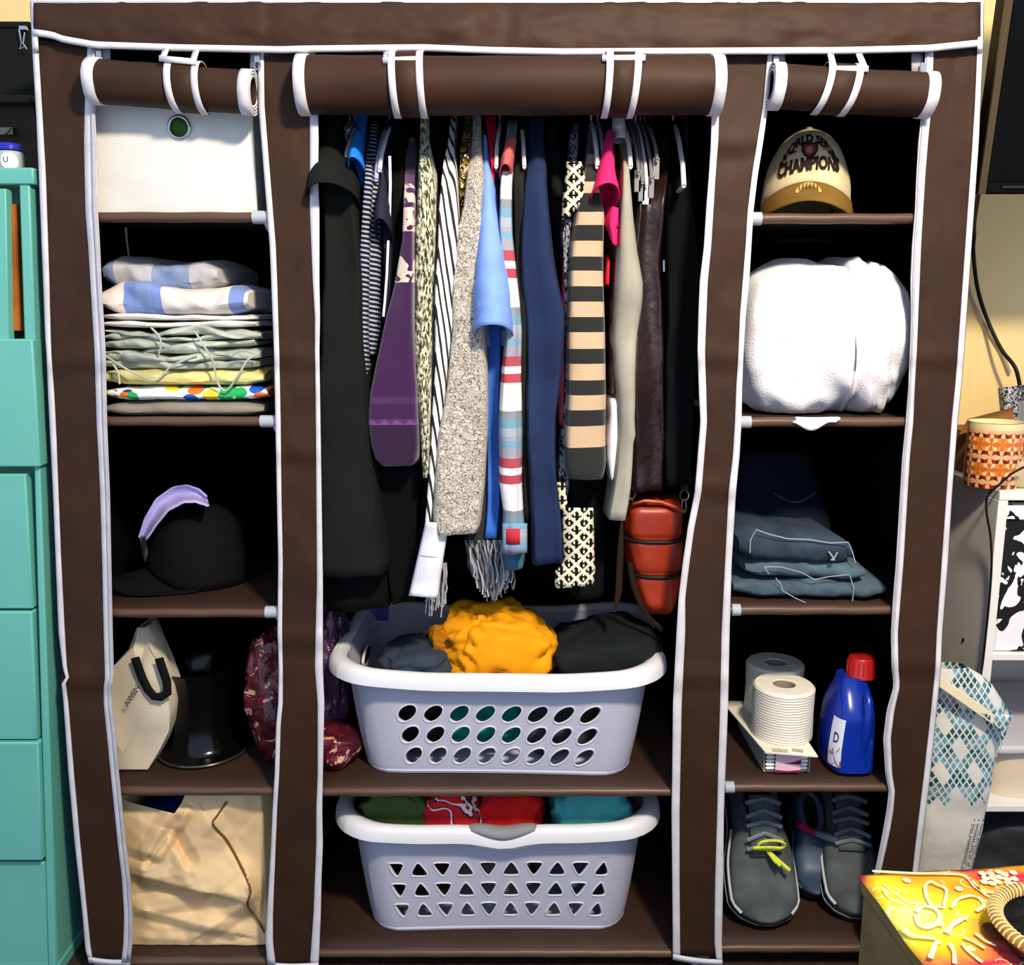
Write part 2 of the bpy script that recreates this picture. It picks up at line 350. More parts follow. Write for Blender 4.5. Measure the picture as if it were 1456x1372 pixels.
# rolled doors
def rolled(A, B, R, straps, seed):
    A, B = Vector(A), Vector(B); ax = (B - A).normalized(); L = (B - A).length
    u = Vector((0, -1, 0)); v = ax.cross(u).normalized(); v = v if v.z > 0 else -v; u = v.cross(ax); u = u if u.y < 0 else -u
    TURN, PIT = 3.3, .0045
    def P(s, th, extra=0):
        tt = th / (2 * math.pi)
        r = R - PIT * tt + extra
        r += .0016 * fnz(s * 7, math.cos(th) * 1.2, math.sin(th) * 1.2, seed) * (1 if tt < 1 else .3) - .0022 * max(0, nz(s * 16, th * .8, 2, seed + 4) - .25) * (1 if tt < 1 else 0)
        return A + ax * s + u * (r * math.cos(th + 2.6)) + v * (r * math.sin(th + 2.6))
    ths = frange(0, TURN * 2 * math.pi, 100)
    d = MB().grid([[P(s, t) for t in ths] for s in frange(0, L, 60)]).build('rolled_door', BROWN, ward, solid=.0015, sharp=0)
    for s0, s1 in ((-.002, .0155), (L - .0155, L + .002)):
        MB().grid([[P(s, t, .0013) for t in ths] for s in frange(s0, s1, 3)]).build('end_binding', WHITE, d, solid=.0028, sharp=0)
    # wide inner coil that peeps out at the end
    for (pa, pb, qa, qb, fr) in straps:   # strap at the roll top pa..pb, bottom qa..qb (pixels) and the four corners of the keeper
        def sx(px): return clamp((X(px, 120, A.y - R) - A.x) / ax.x, 0, L)
        s = [sx(p) for p in (pa, pb, qa, qb)]
        def band(f0, f1, ex):
            rows = []
            for th in frange(-2.75, 1.75, 24):   # angle measured from straight forward, up negative
                t = clamp((th + 1.4) / 2.6)
                a = lerp(s[0], s[2], t); b = lerp(s[1], s[3], t)
                rows.append([A + ax * lerp(a, b, f) + (u * math.cos(th) - v * math.sin(th)) * (R + ex) for f in frange(f0, f1, 3)])
            return MB().grid(rows)
        band(0, 1, .0025).build('strap', BROWN, d, solid=.0012, sharp=0)
        band(0, .2, .0036).build('strap_edge', WHITE, d, solid=.0014, sharp=0)
        band(.8, 1, .0036).build('strap_edge', WHITE, d, solid=.0014, sharp=0)
        Yt, Yb = -.012, A.y - R * .8 - .003
        c = [at(fr[0][0], fr[0][1], Yt), at(fr[1][0], fr[1][1], Yt), at(fr[2][0], fr[2][1], Yb), at(fr[3][0], fr[3][1], Yb)]
        m = MB()
        def bar(p, q, wd):
            n_ = (q - p).normalized(); sd = n_.cross(Vector((0, 1, 0))).normalized() * wd
            m.grid([[p - sd, p + sd], [q - sd, q + sd]])
        bar(c[0], c[3], .0048); bar(c[1], c[2], .0048); bar(c[3] - Vector((.005, 0, 0)), c[2] + Vector((.005, 0, 0)), .0042)
        m.build('strap_keeper', WHITE, d, solid=.002)
    return d
YR = -.016
rolled(at(131, 114, YR), at(360, 131, YR), .0345, [(229, 278, 238, 286, ((238, 66), (280, 69), (274, 88), (231, 83)))], 1)
rolled(at(427, 121, YR), at(1023, 121, YR), .0445, [(550, 600, 555, 604, ((550, 72), (597, 72), (595, 84), (549, 86))), (864, 916, 859, 906, ((862, 76), (910, 76), (913, 82), (861, 83)))], 2)
rolled(at(1096, 122, YR), at(1322, 135, YR), .0345, [(1182, 1232, 1167, 1216, ((1180, 74), (1220, 74), (1230, 98), (1186, 98)))], 3)
# zipper pulls and short tape ends below the valance
for px, py in ((141, 70), (366, 78), (1103, 82), (1312, 92)):
    m = MB(); p = at(px, py, -.004)
    m.box(p.x - .004, p.y - .004, p.z - .012, p.x + .004, p.y + .002, p.z + .002)
    m.tube([p + Vector((.005 * math.cos(a), -.003, -.016 + .006 * math.sin(a))) for a in frange(0, 6.28, 12)], .0014, 6)
    m.build('zipper_pull', METAL, ward)
for (x0, x1, y0, y1) in ((136, 157, 66, 84), (356, 366, 74, 100), (1100, 1116, 77, 90), (1296, 1312, 76, 103)):
    a, b, c_, d_ = at(x0, y0, .004), at(x1, y0, .004), at(x1, y1, .004), at(x0, y1, .004)
    MB().add([a, b, c_, d_], [(0, 1, 2, 3)]).build('tape_end', GREYTAPE, ward, solid=.002)
# ------------------------------------------------------------------ builders for soft things
def slab(mb, x0, x1, z0, z1, yf, yb, seed=0, wob=.004, n=40, m=32, tilt=0, fr=9, top=None, bul=0):
    """a folded cloth: rounded along its front and back folds, wavy along x"""
    rings, uv = [], []
    for i, x in enumerate(frange(x0, x1, n)):
        t = i / (n - 1); e = min(1, 6 * min(t, 1 - t) + .25) ** .5
        zz0 = z0 + tilt * (t - .5); zz1 = z1 + tilt * (t - .5) + (top(t) if top else 0)
        cz, hz = (zz0 + zz1) / 2, (zz1 - zz0) / 2 * e; cy, hy = (yf + yb) / 2, (yb - yf) / 2 * (.93 + .07 * e)
        r, ru = [], []
        for j in range(m):
            a = 2 * math.pi * j / m; ca, sa = math.cos(a), math.sin(a)
            y = cy + hy * math.copysign(abs(ca) ** .22, ca); z = cz + hz * math.copysign(abs(sa) ** .75, sa)
            y += wob * 2.2 * fnz(x * fr * 1.4, z * 14, seed, seed) - (bul * math.sin(math.pi * t) if ca < 0 else 0)
            z += wob * fnz(x * fr, y * fr, seed * 2.3, seed + 5) * (1 if sa > -.2 else .25)
            r.append(Vector((x, y, z))); ru.append((x, y if abs(sa) > .5 else z))
        rings.append(r); uv.append(ru)
    return mb.loft(rings, uv=uv)
def blob(c, rx, ry, rz, seed=0, amp=.18, freq=1.6, p=.8, flat=-.6, n=64, m=40, cre=.1, ymin=None):
    """a crumpled heap of cloth: rounded body with ridged creases, flat underneath"""
    mb = MB(); rings = []
    c = Vector(c)
    for i in range(m + 1):
        b = math.pi * (i / m - .5); cb, sb = math.cos(b), math.sin(b); r = []
        for j in range(n):
            a = 2 * math.pi * j / n
            d = Vector((math.copysign(abs(math.cos(a)) ** p, math.cos(a)) * cb ** p if cb > 0 else 0, math.copysign(abs(math.sin(a)) ** p, math.sin(a)) * cb ** p if cb > 0 else 0, math.copysign(abs(sb) ** p, sb)))
            wx, wy, wz = (d + Vector((nz(d.x * 1.3, d.y * 1.3, d.z * 1.3, seed + 9), nz(d.y * 1.3, d.z * 1.3, d.x * 1.3, seed + 8), 0)) * .55) * freq
            k = 1 + amp * fnz(d.x * freq * .8, d.y * freq * .8, d.z * freq * .8, seed, 2) + cre * (ridge(wx, wy, wz, seed + 3, 3) - .6)
            q = d * k
            q.z = max(q.z, flat)
            q = c + Vector((q.x * rx, q.y * ry, q.z * rz))
            if ymin is not None and q.y < ymin + .01: q.y = ymin + .01 * math.exp((q.y - ymin - .01) / .02)
            r.append(q)
        rings.append(r)
    return mb.loft(rings, True, True)
def uvgrid_mesh(fn, n, m):
    return MB().grid([[fn(i / (n - 1), j / (m - 1)) for j in range(m)] for i in range(n)], [[(i / (n - 1), j / (m - 1)) for j in range(m)] for i in range(n)])

# ------------------------------------------------------------------ left column
# top: white canvas box with a round eyelet
bw = G('white_canvas', .8, .25); bw.col(bw.ramp(bw.noise(12, detail=3), [(.3, (222, 218, 206)), (.7, (236, 232, 222))], False))
ck = bw.n('ShaderNodeTexWave', wave_type='BANDS', bands_direction='DIAGONAL'); ck.inputs['Scale'].default_value = 170; bw.lk(bw.co(), ck.inputs[0])
bw.bump(ck.outputs['Fac'], .35, .0015)
YB = .035
x0, x1 = X(128, 300, YB), X(366, 300, YB); z0 = SHZ['L1']; z1 = z0 + .2
box = thing('storage_box', 'white woven canvas storage box with a round eyelet on the top left shelf', 'box', ((x0 + x1) / 2, .2, z0))
mb = MB()
rings = []
for z in frange(z0, z1, 14):
    t = (z - z0) / (z1 - z0); r = []
    pts = [(x0, YB), (x1, YB), (x1, .40), (x0, .40)]
    for (ax, ay), (bx, by) in zip(pts, pts[1:] + pts[:1]):
        for s in frange(0, 1, 13)[:-1]:
            x, y = lerp(ax, bx, s), lerp(ay, by, s); o = .008 * math.sin(math.pi * s) * math.sin(math.pi * t)
            if ay == by: y += (-o if ay == YB else o) + .0015 * nz(x * 20, z * 20, 1)
            else: x += o if ax == x1 else -o
            r.append(Vector((x, y, z)))
    rings.append(r)
mb.loft(rings, True, False)
bx = mb.build('body', bw.m, box, solid=.004, soff=-1, bev=.004, sharp=60)
MB().tube([Vector((x, y, z1)) for x, y in ((x0, YB), (x1, YB), (x1, .4), (x0, .4), (x0, YB))], .004, 8).build('top_hem', bw.m, bx)
ec = at(255, 181, YB - .009)
MB().tube([ec + Vector((.0165 * math.cos(a), -.001, .0165 * math.sin(a))) for a in frange(0, 2 * math.pi, 33)], .0028, 10).build('eyelet_ring', METAL, box, label='chrome eyelet ring')
MB().lathe([(0, 0), (.015, 0), (.016, .002)], ec + Vector((0, .001, 0)), 28, Matrix.Rotation(math.pi / 2, 3, 'X')).build('eyelet_hole', M('green_inside', (44, 84, 22), .5, var=.4, vsz=60), box, label='dark green inside of the eyelet')
# small wire hook dangling under the top shelf
hk = MB(); p = at(179, 326, .2)
hk.tube([p + Vector((0, 0, .012)), p, p - Vector((0, 0, .012))], .0022, 6); hk.tube([p - Vector((0, 0, .012)), p + Vector((.002, 0, -.058))], .0018, 6)
hk.tube([p + Vector((.002 + .006 * (1 - math.cos(a)), 0, -.058 - .006 * math.sin(a))) for a in frange(0, 3.1, 8)], .0012, 6)
hk.single('wire_hook', 'thin pale wire hook dangling above the plaid cloth', 'hook', WHITE)

# folded linens, from the shelf up
g = G('plaid_cloth', .9, .15, sheen=.2); u = g.sep(g.co('UV'))
ub = g.math('FRACT', g.math('MULTIPLY', g.math('ADD', u[0], .012), 7.6)); band = g.math('MULTIPLY', g.gt(ub, .36), g.lt(ub, .86))
vb = g.math('FRACT', g.math('MULTIPLY', u[1], 4.2)); vband = g.gt(vb, .62)
g.col(g.mix(g.noise(60), g.mix(g.math('MULTIPLY', vband, .55), g.mix(band, (222, 214, 200), (112, 140, 196)), (124, 148, 190)), (150, 160, 180))); g.bump(g.noise(220), .3)
PLAID = g.m
g = G('plaid_cloth_big', .9, .15, sheen=.2); u = g.sep(g.co('UV'))
xs = g.math('MULTIPLY', g.math('ADD', u[0], -X(146, 420, .04)), 1 / (X(352, 420, .04) - X(146, 420, .04)))
g.col(g.mix(g.math('MULTIPLY', g.noise(40, detail=4), .35), g.ramp(xs, [(0, (226, 212, 196)), (.13, (100, 128, 196)), (.22, (122, 150, 206)), (.34, (104, 132, 198)), (.41, (228, 216, 200)), (.88, (96, 124, 190)), (.98, (214, 206, 196))]), (170, 176, 196))); g.bump(g.noise(220), .3)
PLAID2 = g.m
FLOR = G('floral_cloth', .85, .2); v = FLOR.vor(44, FLOR.mp(FLOR.co(), (1, .25, 1.6)), 'F1', 'Color')
h = FLOR.sep(v)
FLOR.col(FLOR.mix(FLOR.gt(FLOR.vor(44, FLOR.mp(FLOR.co(), (1, .25, 1.6))), .6), FLOR.ramp(h[0], [(0, (40, 170, 90)), (.2, (30, 90, 190)), (.38, (238, 240, 242)), (.6, (240, 120, 30)), (.72, (40, 60, 130)), (.82, (236, 200, 60)), (.92, (236, 238, 240))]), (240, 242, 244)))
FLOR = FLOR.m
def linen(label, name, cat, px0, px1, pt, pb, yf, mat, seed, lay=1, wob=.003, dep=.34, build=True, top=None):
    mb = MB(); za, zb = Zt(pb, yf), Zt(pt, yf)
    hh = (zb - za) / lay
    for i in range(lay):
        ins = .004 * nz(i * 3.1, seed, 0)
        slab(mb, X(px0, pb, yf) + abs(ins), X(px1, pb, yf) - abs(ins) * 2, za + i * hh + .0004, za + (i + 1) * hh, yf + ins + .003 * (i % 2), yf + dep, seed + i * 7, wob, top=top)
    return mb.single(name, label, cat, mat, 'folded linens on the second left shelf') if build else mb
LIN = M('taupe_cloth', (138, 130, 116), .9, .3, 300, .1, 12)
linen('taupe folded cloth at the very bottom of the linen stack', 'folded_cloth', 'cloth', 148, 374, 571, 593.5, .034, LIN, 1, 1)
linen('bright multicoloured floral folded cloth near the bottom of the linen stack', 'folded_cloth', 'cloth', 146, 381, 550, 571, .034, FLOR, 2, 1, .004)
linen('pale yellow folded cloth above the multicoloured floral one', 'folded_cloth', 'cloth', 145, 374, 524, 550, .036, M('yellow_cloth', (214, 204, 132), .9, .3, 300, .14, 14), 3, 1, .006)
APR = M('sage_cloth', (176, 182, 166), .9, .4, 260, .16, 22)
apx = (X(145, 490, .03), X(366, 490, .03))
apron = thing('folded_apron', 'crumpled sage grey apron with loose strings in the middle of the linen stack', 'apron', (sum(apx) / 2, .2, Zt(524, .036)), 'folded linens on the second left shelf')
mb = MB()
for i, (pa, pb, dy, x_) in enumerate(((512, 524, .004, 362), (500, 513, -.002, 366), (492, 502, .008, 362), (482, 493, .0, 358), (474, 483, .006, 368), (466, 475, .001, 356))):
    slab(mb, X(145, pb, .034), X(x_, pb, .034), Zt(pb + 3, .036), Zt(pa, .036), .034 + dy, .37, 40 + i * 3, .0085, fr=11, n=44, tilt=.006 * math.sin(i * 2.3), top=lambda t, i=i: .005 * math.sin(t * 7 + i * 1.9))
mb.build('folds', APR, apron)
for k, pts in enumerate((((215, 466), (226, 478), (229, 490), (226, 503)), ((278, 472), (290, 492), (302, 512), (310, 545), (322, 555), (338, 535), (352, 512), (366, 505)), ((366, 505), (345, 498), (330, 505)), ((150, 506), (172, 520), (196, 533), (222, 540), (245, 520), (280, 505)), ((160, 516), (168, 530), (170, 546)))):
    MB().tube([at(*q) for q in smooth_pts([(a, b, .022 - .004 * math.sin(i * 1.3)) for i, (a, b) in enumerate(pts)], 6)], .0018, 6).build('apron_string', APR, apron)
linen('white folded sheet just under the blue and white plaid cloth', 'folded_sheet', 'sheet', 144, 362, 446, 467, .036, M('white_sheet', (228, 224, 216), .9, .3, 260, .05, 14), 5, 2, .005)
pc = thing('folded_plaid_cloth', 'blue and cream plaid cloth folded on top of the linen stack', 'cloth', (sum(apx) / 2, .2, Zt(447, .04)), 'folded linens on the second left shelf')
mb = MB(); zt_ = Zt(447, .04)
slab(mb, X(143, 440, .04), X(354, 440, .04), Zt(448, .04), Zt(398, .04), .04, .3, 61, .008, n=50, fr=8, top=lambda t: .006 * math.sin(t * 8) - .012 * t, bul=.01)
mb.build('lower_fold', PLAID2, pc)
mb = MB(); slab(mb, X(143, 390, .09), X(310, 390, .09), Zt(412, .09), Zt(364, .09), .09, .36, 63, .009, n=50, fr=8, top=lambda t: .006 * math.sin(t * 7 + 1) - .02 * max(0, t - .6) ** 1)
mb.build('upper_fold', PLAID, pc)

# caps
def cap(name, label, loc, a, b, H, yaw, crown, brim, z0=.035, k=7., L=.07, pitch=0, roll=0, group=None, drop=.012):
    T = Matrix.Translation(Vector(loc)) @ Matrix.Rotation(yaw, 4, 'Z') @ Matrix.Rotation(pitch, 4, 'X') @ Matrix.Rotation(roll, 4, 'Y')
    th = thing(name, label, 'cap', loc, group)
    def S(phi, z, ex=0):
        rho = max(0, 1 - (clamp(z / H) ** 2.5)) ** .5
        return Vector(((a * rho + ex) * math.sin(phi), -(b * rho + ex) * math.cos(phi), z))
    def base(phi):
        fr = max(0, math.cos(phi)); return max(0, z0 - k * (a * math.sin(phi)) ** 2) * (1 if fr > 0 else 0) * smooth(fr * 4)
    rings = []
    for t in frange(0, 1, 18):
        r = []
        for j in range(48):
            phi = 2 * math.pi * j / 48; tt = math.sin(t * math.pi / 2) ** 1.0
            z = lerp(base(phi), H, tt); p = S(phi, z)
            p += Vector((p.x, p.y, 0)).normalized() * (.0012 * fnz(p.x * 30, p.y * 30, p.z * 30, a * 99) - .0009 * math.exp(-(math.sin(3 * phi) / .08) ** 2)) if p.x or p.y else Vector()
            r.append(T @ p)
        rings.append(r)
    cr = MB().loft(rings, False, True).build('crown', crown, th, sharp=0, solid=.002, soff=-1)
    MB().lathe([(.0, .004), (.005, .0035), (.007, 0), (.006, -.002)], T @ Vector((0, 0, H)), 14).build('button', crown, cr)
    PM = math.radians(78)
    def BR(s, t, up=0):
        phi = lerp(-PM, PM, s); e = S(phi, base(phi)); q = math.cos(phi * 90 / 80.) ** .75
        ext = L * q * t
        x = e.x * (1 + .06 * t); y = e.y - ext
        return T @ Vector((x, y, max(.0025, z0 - k * x * x * (1 + .05 * t) - drop * t * (.6 + .4 * q)) + up))
    br = uvgrid_mesh(lambda s, t: BR(s, t), 40, 10).build('brim', brim, th, sharp=0, solid=.003)
    MB().tube([BR(s, 1) for s in frange(0, 1, 40)], .0022, 6).build('brim_edge', brim, br)
    return th, cr, br, S, T, BR
BLK = M('black_cotton', (7, 7, 7), .85, .3, 400, .2, 12)
z = SHZ['L3']
cap('baseball_cap', 'black cotton baseball cap on the dark third left shelf', (X(285, 820, .19), .2, z), .088, .10, .155, math.radians(-62), BLK, BLK, .03, 5., .075)
LAV = M('lavender_cotton', (184, 176, 232), .8, .3, 400, .1, 20)
vis = thing('sun_visor', 'lavender sun visor brim propped behind the black cap', 'visor', (X(250, 740, .3), .3, z))
def vf(s, t):
    pts = [(198, 764), (206, 738), (222, 710), (246, 693), (266, 690), (283, 696), (294, 706)]
    i = s * (len(pts) - 1); k = min(int(i), len(pts) - 2); f = i - k
    px, py = lerp(pts[k][0], pts[k + 1][0], f), lerp(pts[k][1], pts[k + 1][1], f)
    wd = 34 * math.sin(math.pi * (.08 + .86 * s)) ** .6
    return at(px + wd * t * .65 * (1 - s * .6), py + wd * t * (.25 + .75 * s), .15 - .05 * t + .03 * math.sin(t * 3))
uvgrid_mesh(vf, 30, 8).build('brim', LAV, vis, solid=.0025, sharp=0)
MB().tube([vf(s, 0) for s in frange(0, 1, 30)], .002, 6).build('brim_edge', LAV, vis)
MB().tube([vf(0, .5), vf(0, .5) + Vector((-.004, .02, -.05)), Vector((X(203, 800, .3), .33, z + .004)), Vector((X(330, 800, .3), .34, z + .004))], .006, 8, flat=.3).build('headband', M('grey_band', (84, 84, 82), .8), vis)

# cream carrier bag
def bagloft(rows, yf, dep, seed, amp, n=30, rn=10, cre=.012, zmin=None):
    rings, uv = [], []
    py0, py1 = rows[0][0], rows[-1][0]
    for py in frange(py0, py1, n):
        a, b = interp(rows, py); xa, xb = X(a, py, yf), X(b, py, yf); z = Zt(py, yf); r = []; ru = []
        for (ax, ay, bx, by) in ((xa, yf, xb, yf), (xb, yf, xb - .006, yf + dep), (xb - .006, yf + dep, xa + .006, yf + dep), (xa + .006, yf + dep, xa, yf)):
            for s in frange(0, 1, rn + 1)[:-1]:
                x, y = lerp(ax, bx, s), lerp(ay, by, s)
                nx, ny = by - ay, -(bx - ax); l = math.hypot(nx, ny) + 1e-6
                d = amp * fnz(x * 9, y * 9, z * 9, seed, 2) + cre * (ridge(x * 8, y * 8, z * 8, seed + 2, 2) - .55)
                x += nx / l * d; y += ny / l * d
                r.append(Vector((x, y, z if zmin is None else max(z, zmin)))); ru.append((x, z))
        rings.append(r); uv.append(ru)
    return MB().loft(rings, False, True, uv, flip=True)
z4 = SHZ['L4']
CRM = M('cream_paper', (214, 200, 172), .75, .15, 300, .06, 8, spec=.3)
yf = .075
# the bag's foot must stand on the shelf: rows are scaled so that the last one lies on it
bag = thing('paper_carrier_bag', 'small cream paper carrier bag with black handle on the fourth left shelf', 'bag', (X(200, 1090, yf), yf + .03, z4))
pyb = 1097
rows = [(892, 196, 207), (915, 186, 214), (940, 168, 226), (950, 158, 231), (985, 156, 241), (1020, 157, 246), (1055, 162, 232), (1080, 165, 219), (1092, 166, 210)]
CBROWS = rows
MB().tube([at(a, b, yf - .018) for a, b in ((192, 935), (197, 950), (203, 966), (211, 981), (219, 990), (228, 991), (238, 985), (237, 968), (230, 948), (226, 936))], .0085, 10, flat=.35).build('handle', M('black_ribbon', (12, 13, 12), .8), bag)
def bt(x, y):
    a = math.radians(58); c, s = math.cos(a), math.sin(a)
    return at(190.5 + (x * c - y * s), 991 - (x * s + y * c), yf - .020)
text_mb('AWEN', 11, bt).build('printed_lettering', M('grey_ink', (70, 68, 66), .8, var=0), bag)
# glossy black flared vessel
BG = M('black_gloss', (6, 6, 6), .18, var=0, spec=.35)
vc = Vector((X(290, 1070, .16), .165, z4))
ves = thing('flared_vessel', 'glossy black flared pot with a wide foot behind the cream bag', 'pot', vc)
prof = [(.0, .001), (.084, .001), (.087, .004), (.084, .007), (.072, .010), (.062, .022), (.057, .04), (.054, .07), (.054, .1), (.058, .13), (.066, .155), (.074, .172), (.077, .178), (.074, .179), (.07, .174), (.055, .14), (.05, .1), (.05, .05), (0, .04)]
MB().lathe(prof, vc, 48).build('body', BG, ves)
MB().tube([vc + Vector((.086 * math.cos(a), .086 * math.sin(a), .004)) for a in frange(0, 6.2832, 48)], .0028, 8).build('foot_rim', M('dark_chrome', (90, 88, 86), .25, var=0, metal=.8), ves)
# maroon foil packets on both sides of the stile
g = G('maroon_foil', .22, .6)
v = g.vor(30, g.co(), 'F1', 'Distance'); hh = g.noise(26, detail=3, dist=1.5)
g.col(g.ramp(hh, [(0, (66, 14, 26)), (.5, (96, 24, 38)), (.62, (196, 172, 150)), (.655, (226, 190, 80)), (.675, (225, 80, 120)), (.70, (88, 20, 34))])); g.bump(g.noise(22, detail=4, dist=2), .7, .006)
MAR = g.m
p = at(385, 1000, .12)
mb = blob((p.x + .012, .13, z4 + .128), .052, .06, .135, 21, .2, 1.8, .8, -.94, cre=.22)
mb.single('foil_packet', 'crinkled maroon foil packet beside the glossy black pot', 'packet', MAR)
c4 = SHZ['C4']
mb = blob((X(470, 1060, .1), .12, c4 + .034), .056, .06, .038, 22, .14, 1.5, .85, -.85, cre=.12)
mb.single('foil_packet', 'flat round maroon foil packet left of the upper laundry basket', 'packet', MAR)
g = G('purple_film', .25, .6); g.col(g.ramp(g.noise(18, detail=4, dist=1), [(.3, (40, 22, 40)), (.6, (74, 44, 72)), (.72, (150, 130, 150))], False)); g.bump(g.noise(20, detail=4, dist=2), .8, .006)
mb = blob((X(463, 980, .16), .2, c4 + .145), .045, .07, .145, 23, .2, 1.9, .8, -.98, cre=.25)
mb.single('plastic_bag', 'crumpled purple plastic bag wedged left of the upper laundry basket', 'bag', g.m)

# big kraft paper bag on the bottom left shelf

z5 = SHZ['L5']; yf = .05
KRA = M('kraft_paper', (228, 196, 146), .8, .2, 200, .07, 6)
kb = thing('kraft_paper_bag', 'large crumpled kraft paper bag on the bottom left shelf', 'bag', (X(280, 1350, yf), yf + .1, z5))
rows = [(1138, 172, 372), (1200, 176, 376), (1280, 180, 380), (1352, 182, 384)]
rk = random.Random(12)
def facet_bag(rows, py0, py1, nr, nc, yf, dep, z0, amp, rk, bulge=.012):
    rings = []
    for i, py in enumerate(frange(py0, py1, nr)):
        a, b = interp(rows, py); xa, xb = X(a, py, yf), X(b, py, yf); z = max(z0 + .001, Zt(py, yf)); r = []
        k_ = 0 if i == nr - 1 else (.4 if i == 0 else 1)
        for s in range(nc):
            u_ = s / (nc - 1); d = rk.uniform(-amp, amp) * k_ - bulge * math.sin(math.pi * u_) * math.sin(math.pi * i / (nr - 1))
            r.append(Vector((lerp(xa, xb, u_) + rk.uniform(-.007, .007) * k_ * (1 if 0 < s < nc - 1 else .3), yf + d, z + (rk.uniform(-.006, .006) if 0 < i < nr - 1 else 0))))
        for f in (.33, .66, 1): r.append(Vector((xb + rk.uniform(-.006, .003) * k_, yf + dep * f, z)))
        r.append(Vector(((xa + xb) / 2, yf + dep + rk.uniform(0, .01), z)))
        for f in (1, .66, .33): r.append(Vector((xa + rk.uniform(-.003, .006) * k_, yf + dep * f, z)))
        rings.append(r)
    mb = MB(); m = len(rings[0]); V = [p for r in rings for p in r]; Fs = []
    for i in range(nr - 1):
        for j in range(m):
            k = (j + 1) % m; q = [i * m + j, (i + 1) * m + j, (i + 1) * m + k, i * m + k]
            Fs += [(q[0], q[1], q[2]), (q[0], q[2], q[3])] if rk.random() < .5 else [(q[0], q[1], q[3]), (q[1], q[2], q[3])]
    Fs.append(tuple(range((nr - 1) * m, nr * m)))
    return mb.add(V, Fs)
FOLDS = [(176, 1238, 288, 1268, .026, 75, 13), (288, 1268, 352, 1276, .017, 60, 30), (176, 1216, 206, 1226, -.016, 14, 12), (246, 1146, 204, 1226, .014, 16, 16), (264, 1156, 224, 1216, .016, 12, 14), (252, 1166, 214, 1222, -.014, 9, 9), (250, 1190, 270, 1226, -.018, 16, 12), (332, 1138, 262, 1214, .014, 36, 22), (296, 1322, 362, 1274, .016, 34, 18), (196, 1292, 330, 1326, .013, 44, 12), (230, 1300, 320, 1290, -.010, 22, 22), (184, 1332, 384, 1346, .005, 12, 20), (356, 1262, 380, 1330, .010, 40, 8), (300, 1172, 352, 1262, .009, 24, 50), (180, 1160, 214, 1172, .006, 20, 30), (190, 1272, 250, 1262, -.012, 18, 26)]
def fold_d(px, py):
    d = 0.
    for (ax, ay, bx_, by, A_, wl, wr_) in FOLDS:
        dx, dy = bx_ - ax, by - ay; L2 = dx * dx + dy * dy; t = clamp(((px - ax) * dx + (py - ay) * dy) / L2)
        qx, qy = px - (ax + dx * t), py - (ay + dy * t); side = dx * qy - dy * qx; r_ = math.hypot(qx, qy) / (wr_ if side > 0 else wl)
        if r_ < 1: d += A_ * (1 - r_)
    return d + .004 * fnz(px * .03, py * .03, 0, 5, 2)
NXB, NYB = 90, 100; P = []; UVb = []
ktop = lambda px: interp([(172, 1132), (186, 1140), (250, 1157), (262, 1140), (268, 1126), (380, 1126)], px)[0]
for j in range(NYB):
    r = []
    for i in range(NXB):
        px0 = lerp(176, 374, i / (NXB - 1)); py = lerp(ktop(px0), 1354, j / (NYB - 1)); a, b = interp(rows, py); px = lerp(a, b, i / (NXB - 1))
        e_ = min(1, 8 * min(i, NXB - 1 - i) / NXB) * min(1, 10 * (NYB - 1 - j) / NYB)
        q = at(px, py, yf - fold_d(px, py) * e_); q.z = max(q.z, z5 + .001); r.append(q)
    P.append(r)
mb = MB().grid(P, flip=True)
bx0, bx1 = P[-1][0].x, P[-1][-1].x
mb.grid([[r[-1], r[-1] + Vector((.002, .1, 0)), r[-1] + Vector((0, .2, 0))] for r in P], flip=True)
mb.grid([[r[0] + Vector((0, .2, 0)), r[0] + Vector((-.002, .1, 0)), r[0]] for r in P], flip=True)
mb.grid([[r[-1] + Vector((0, .2, 0)), r[0] + Vector((0, .2, 0))] for r in P], flip=True)
mb.add([P[-1][0], P[-1][-1], P[-1][-1] + Vector((0, .2, 0)), P[-1][0] + Vector((0, .2, 0))], [(0, 3, 2, 1)])
mb.build('bag_body', KRA, kb, sharp=50, solid=.0012)
facet_bag(CBROWS, 892, 1094, 8, 5, .075, .06, SHZ['L4'], .007, random.Random(4), .006).build('bag_body', CRM, bag, sharp=32, solid=.0012)
MB().tube([at(a, b, yf - fold_d(a, b) - .003) for a, b, _ in smooth_pts([(322, 1140, 0), (310, 1158, 0), (303, 1172, 0), (322, 1194, 0), (340, 1226, 0), (356, 1264, 0), (352, 1286, 0), (364, 1304, 0), (376, 1326, 0)], 8)], .0021, 6).build('string', M('brown_string', (112, 82, 40), .8), kb)
bi = MB(); q = at(236, 1150, .1); slab(bi, q.x - .045, q.x + .035, z5 + .18, q.z + .018, .075, .16, 9, .003)
bi.tube([Vector((q.x - .02, .12, z5 + .02)), Vector((q.x - .02, .12, z5 + .19))], .03, 10)
bi.single('blue_packet', 'dark blue packet sticking out of the kraft paper bag', 'packet', M('blue_film', (28, 34, 120), .35, var=.2))

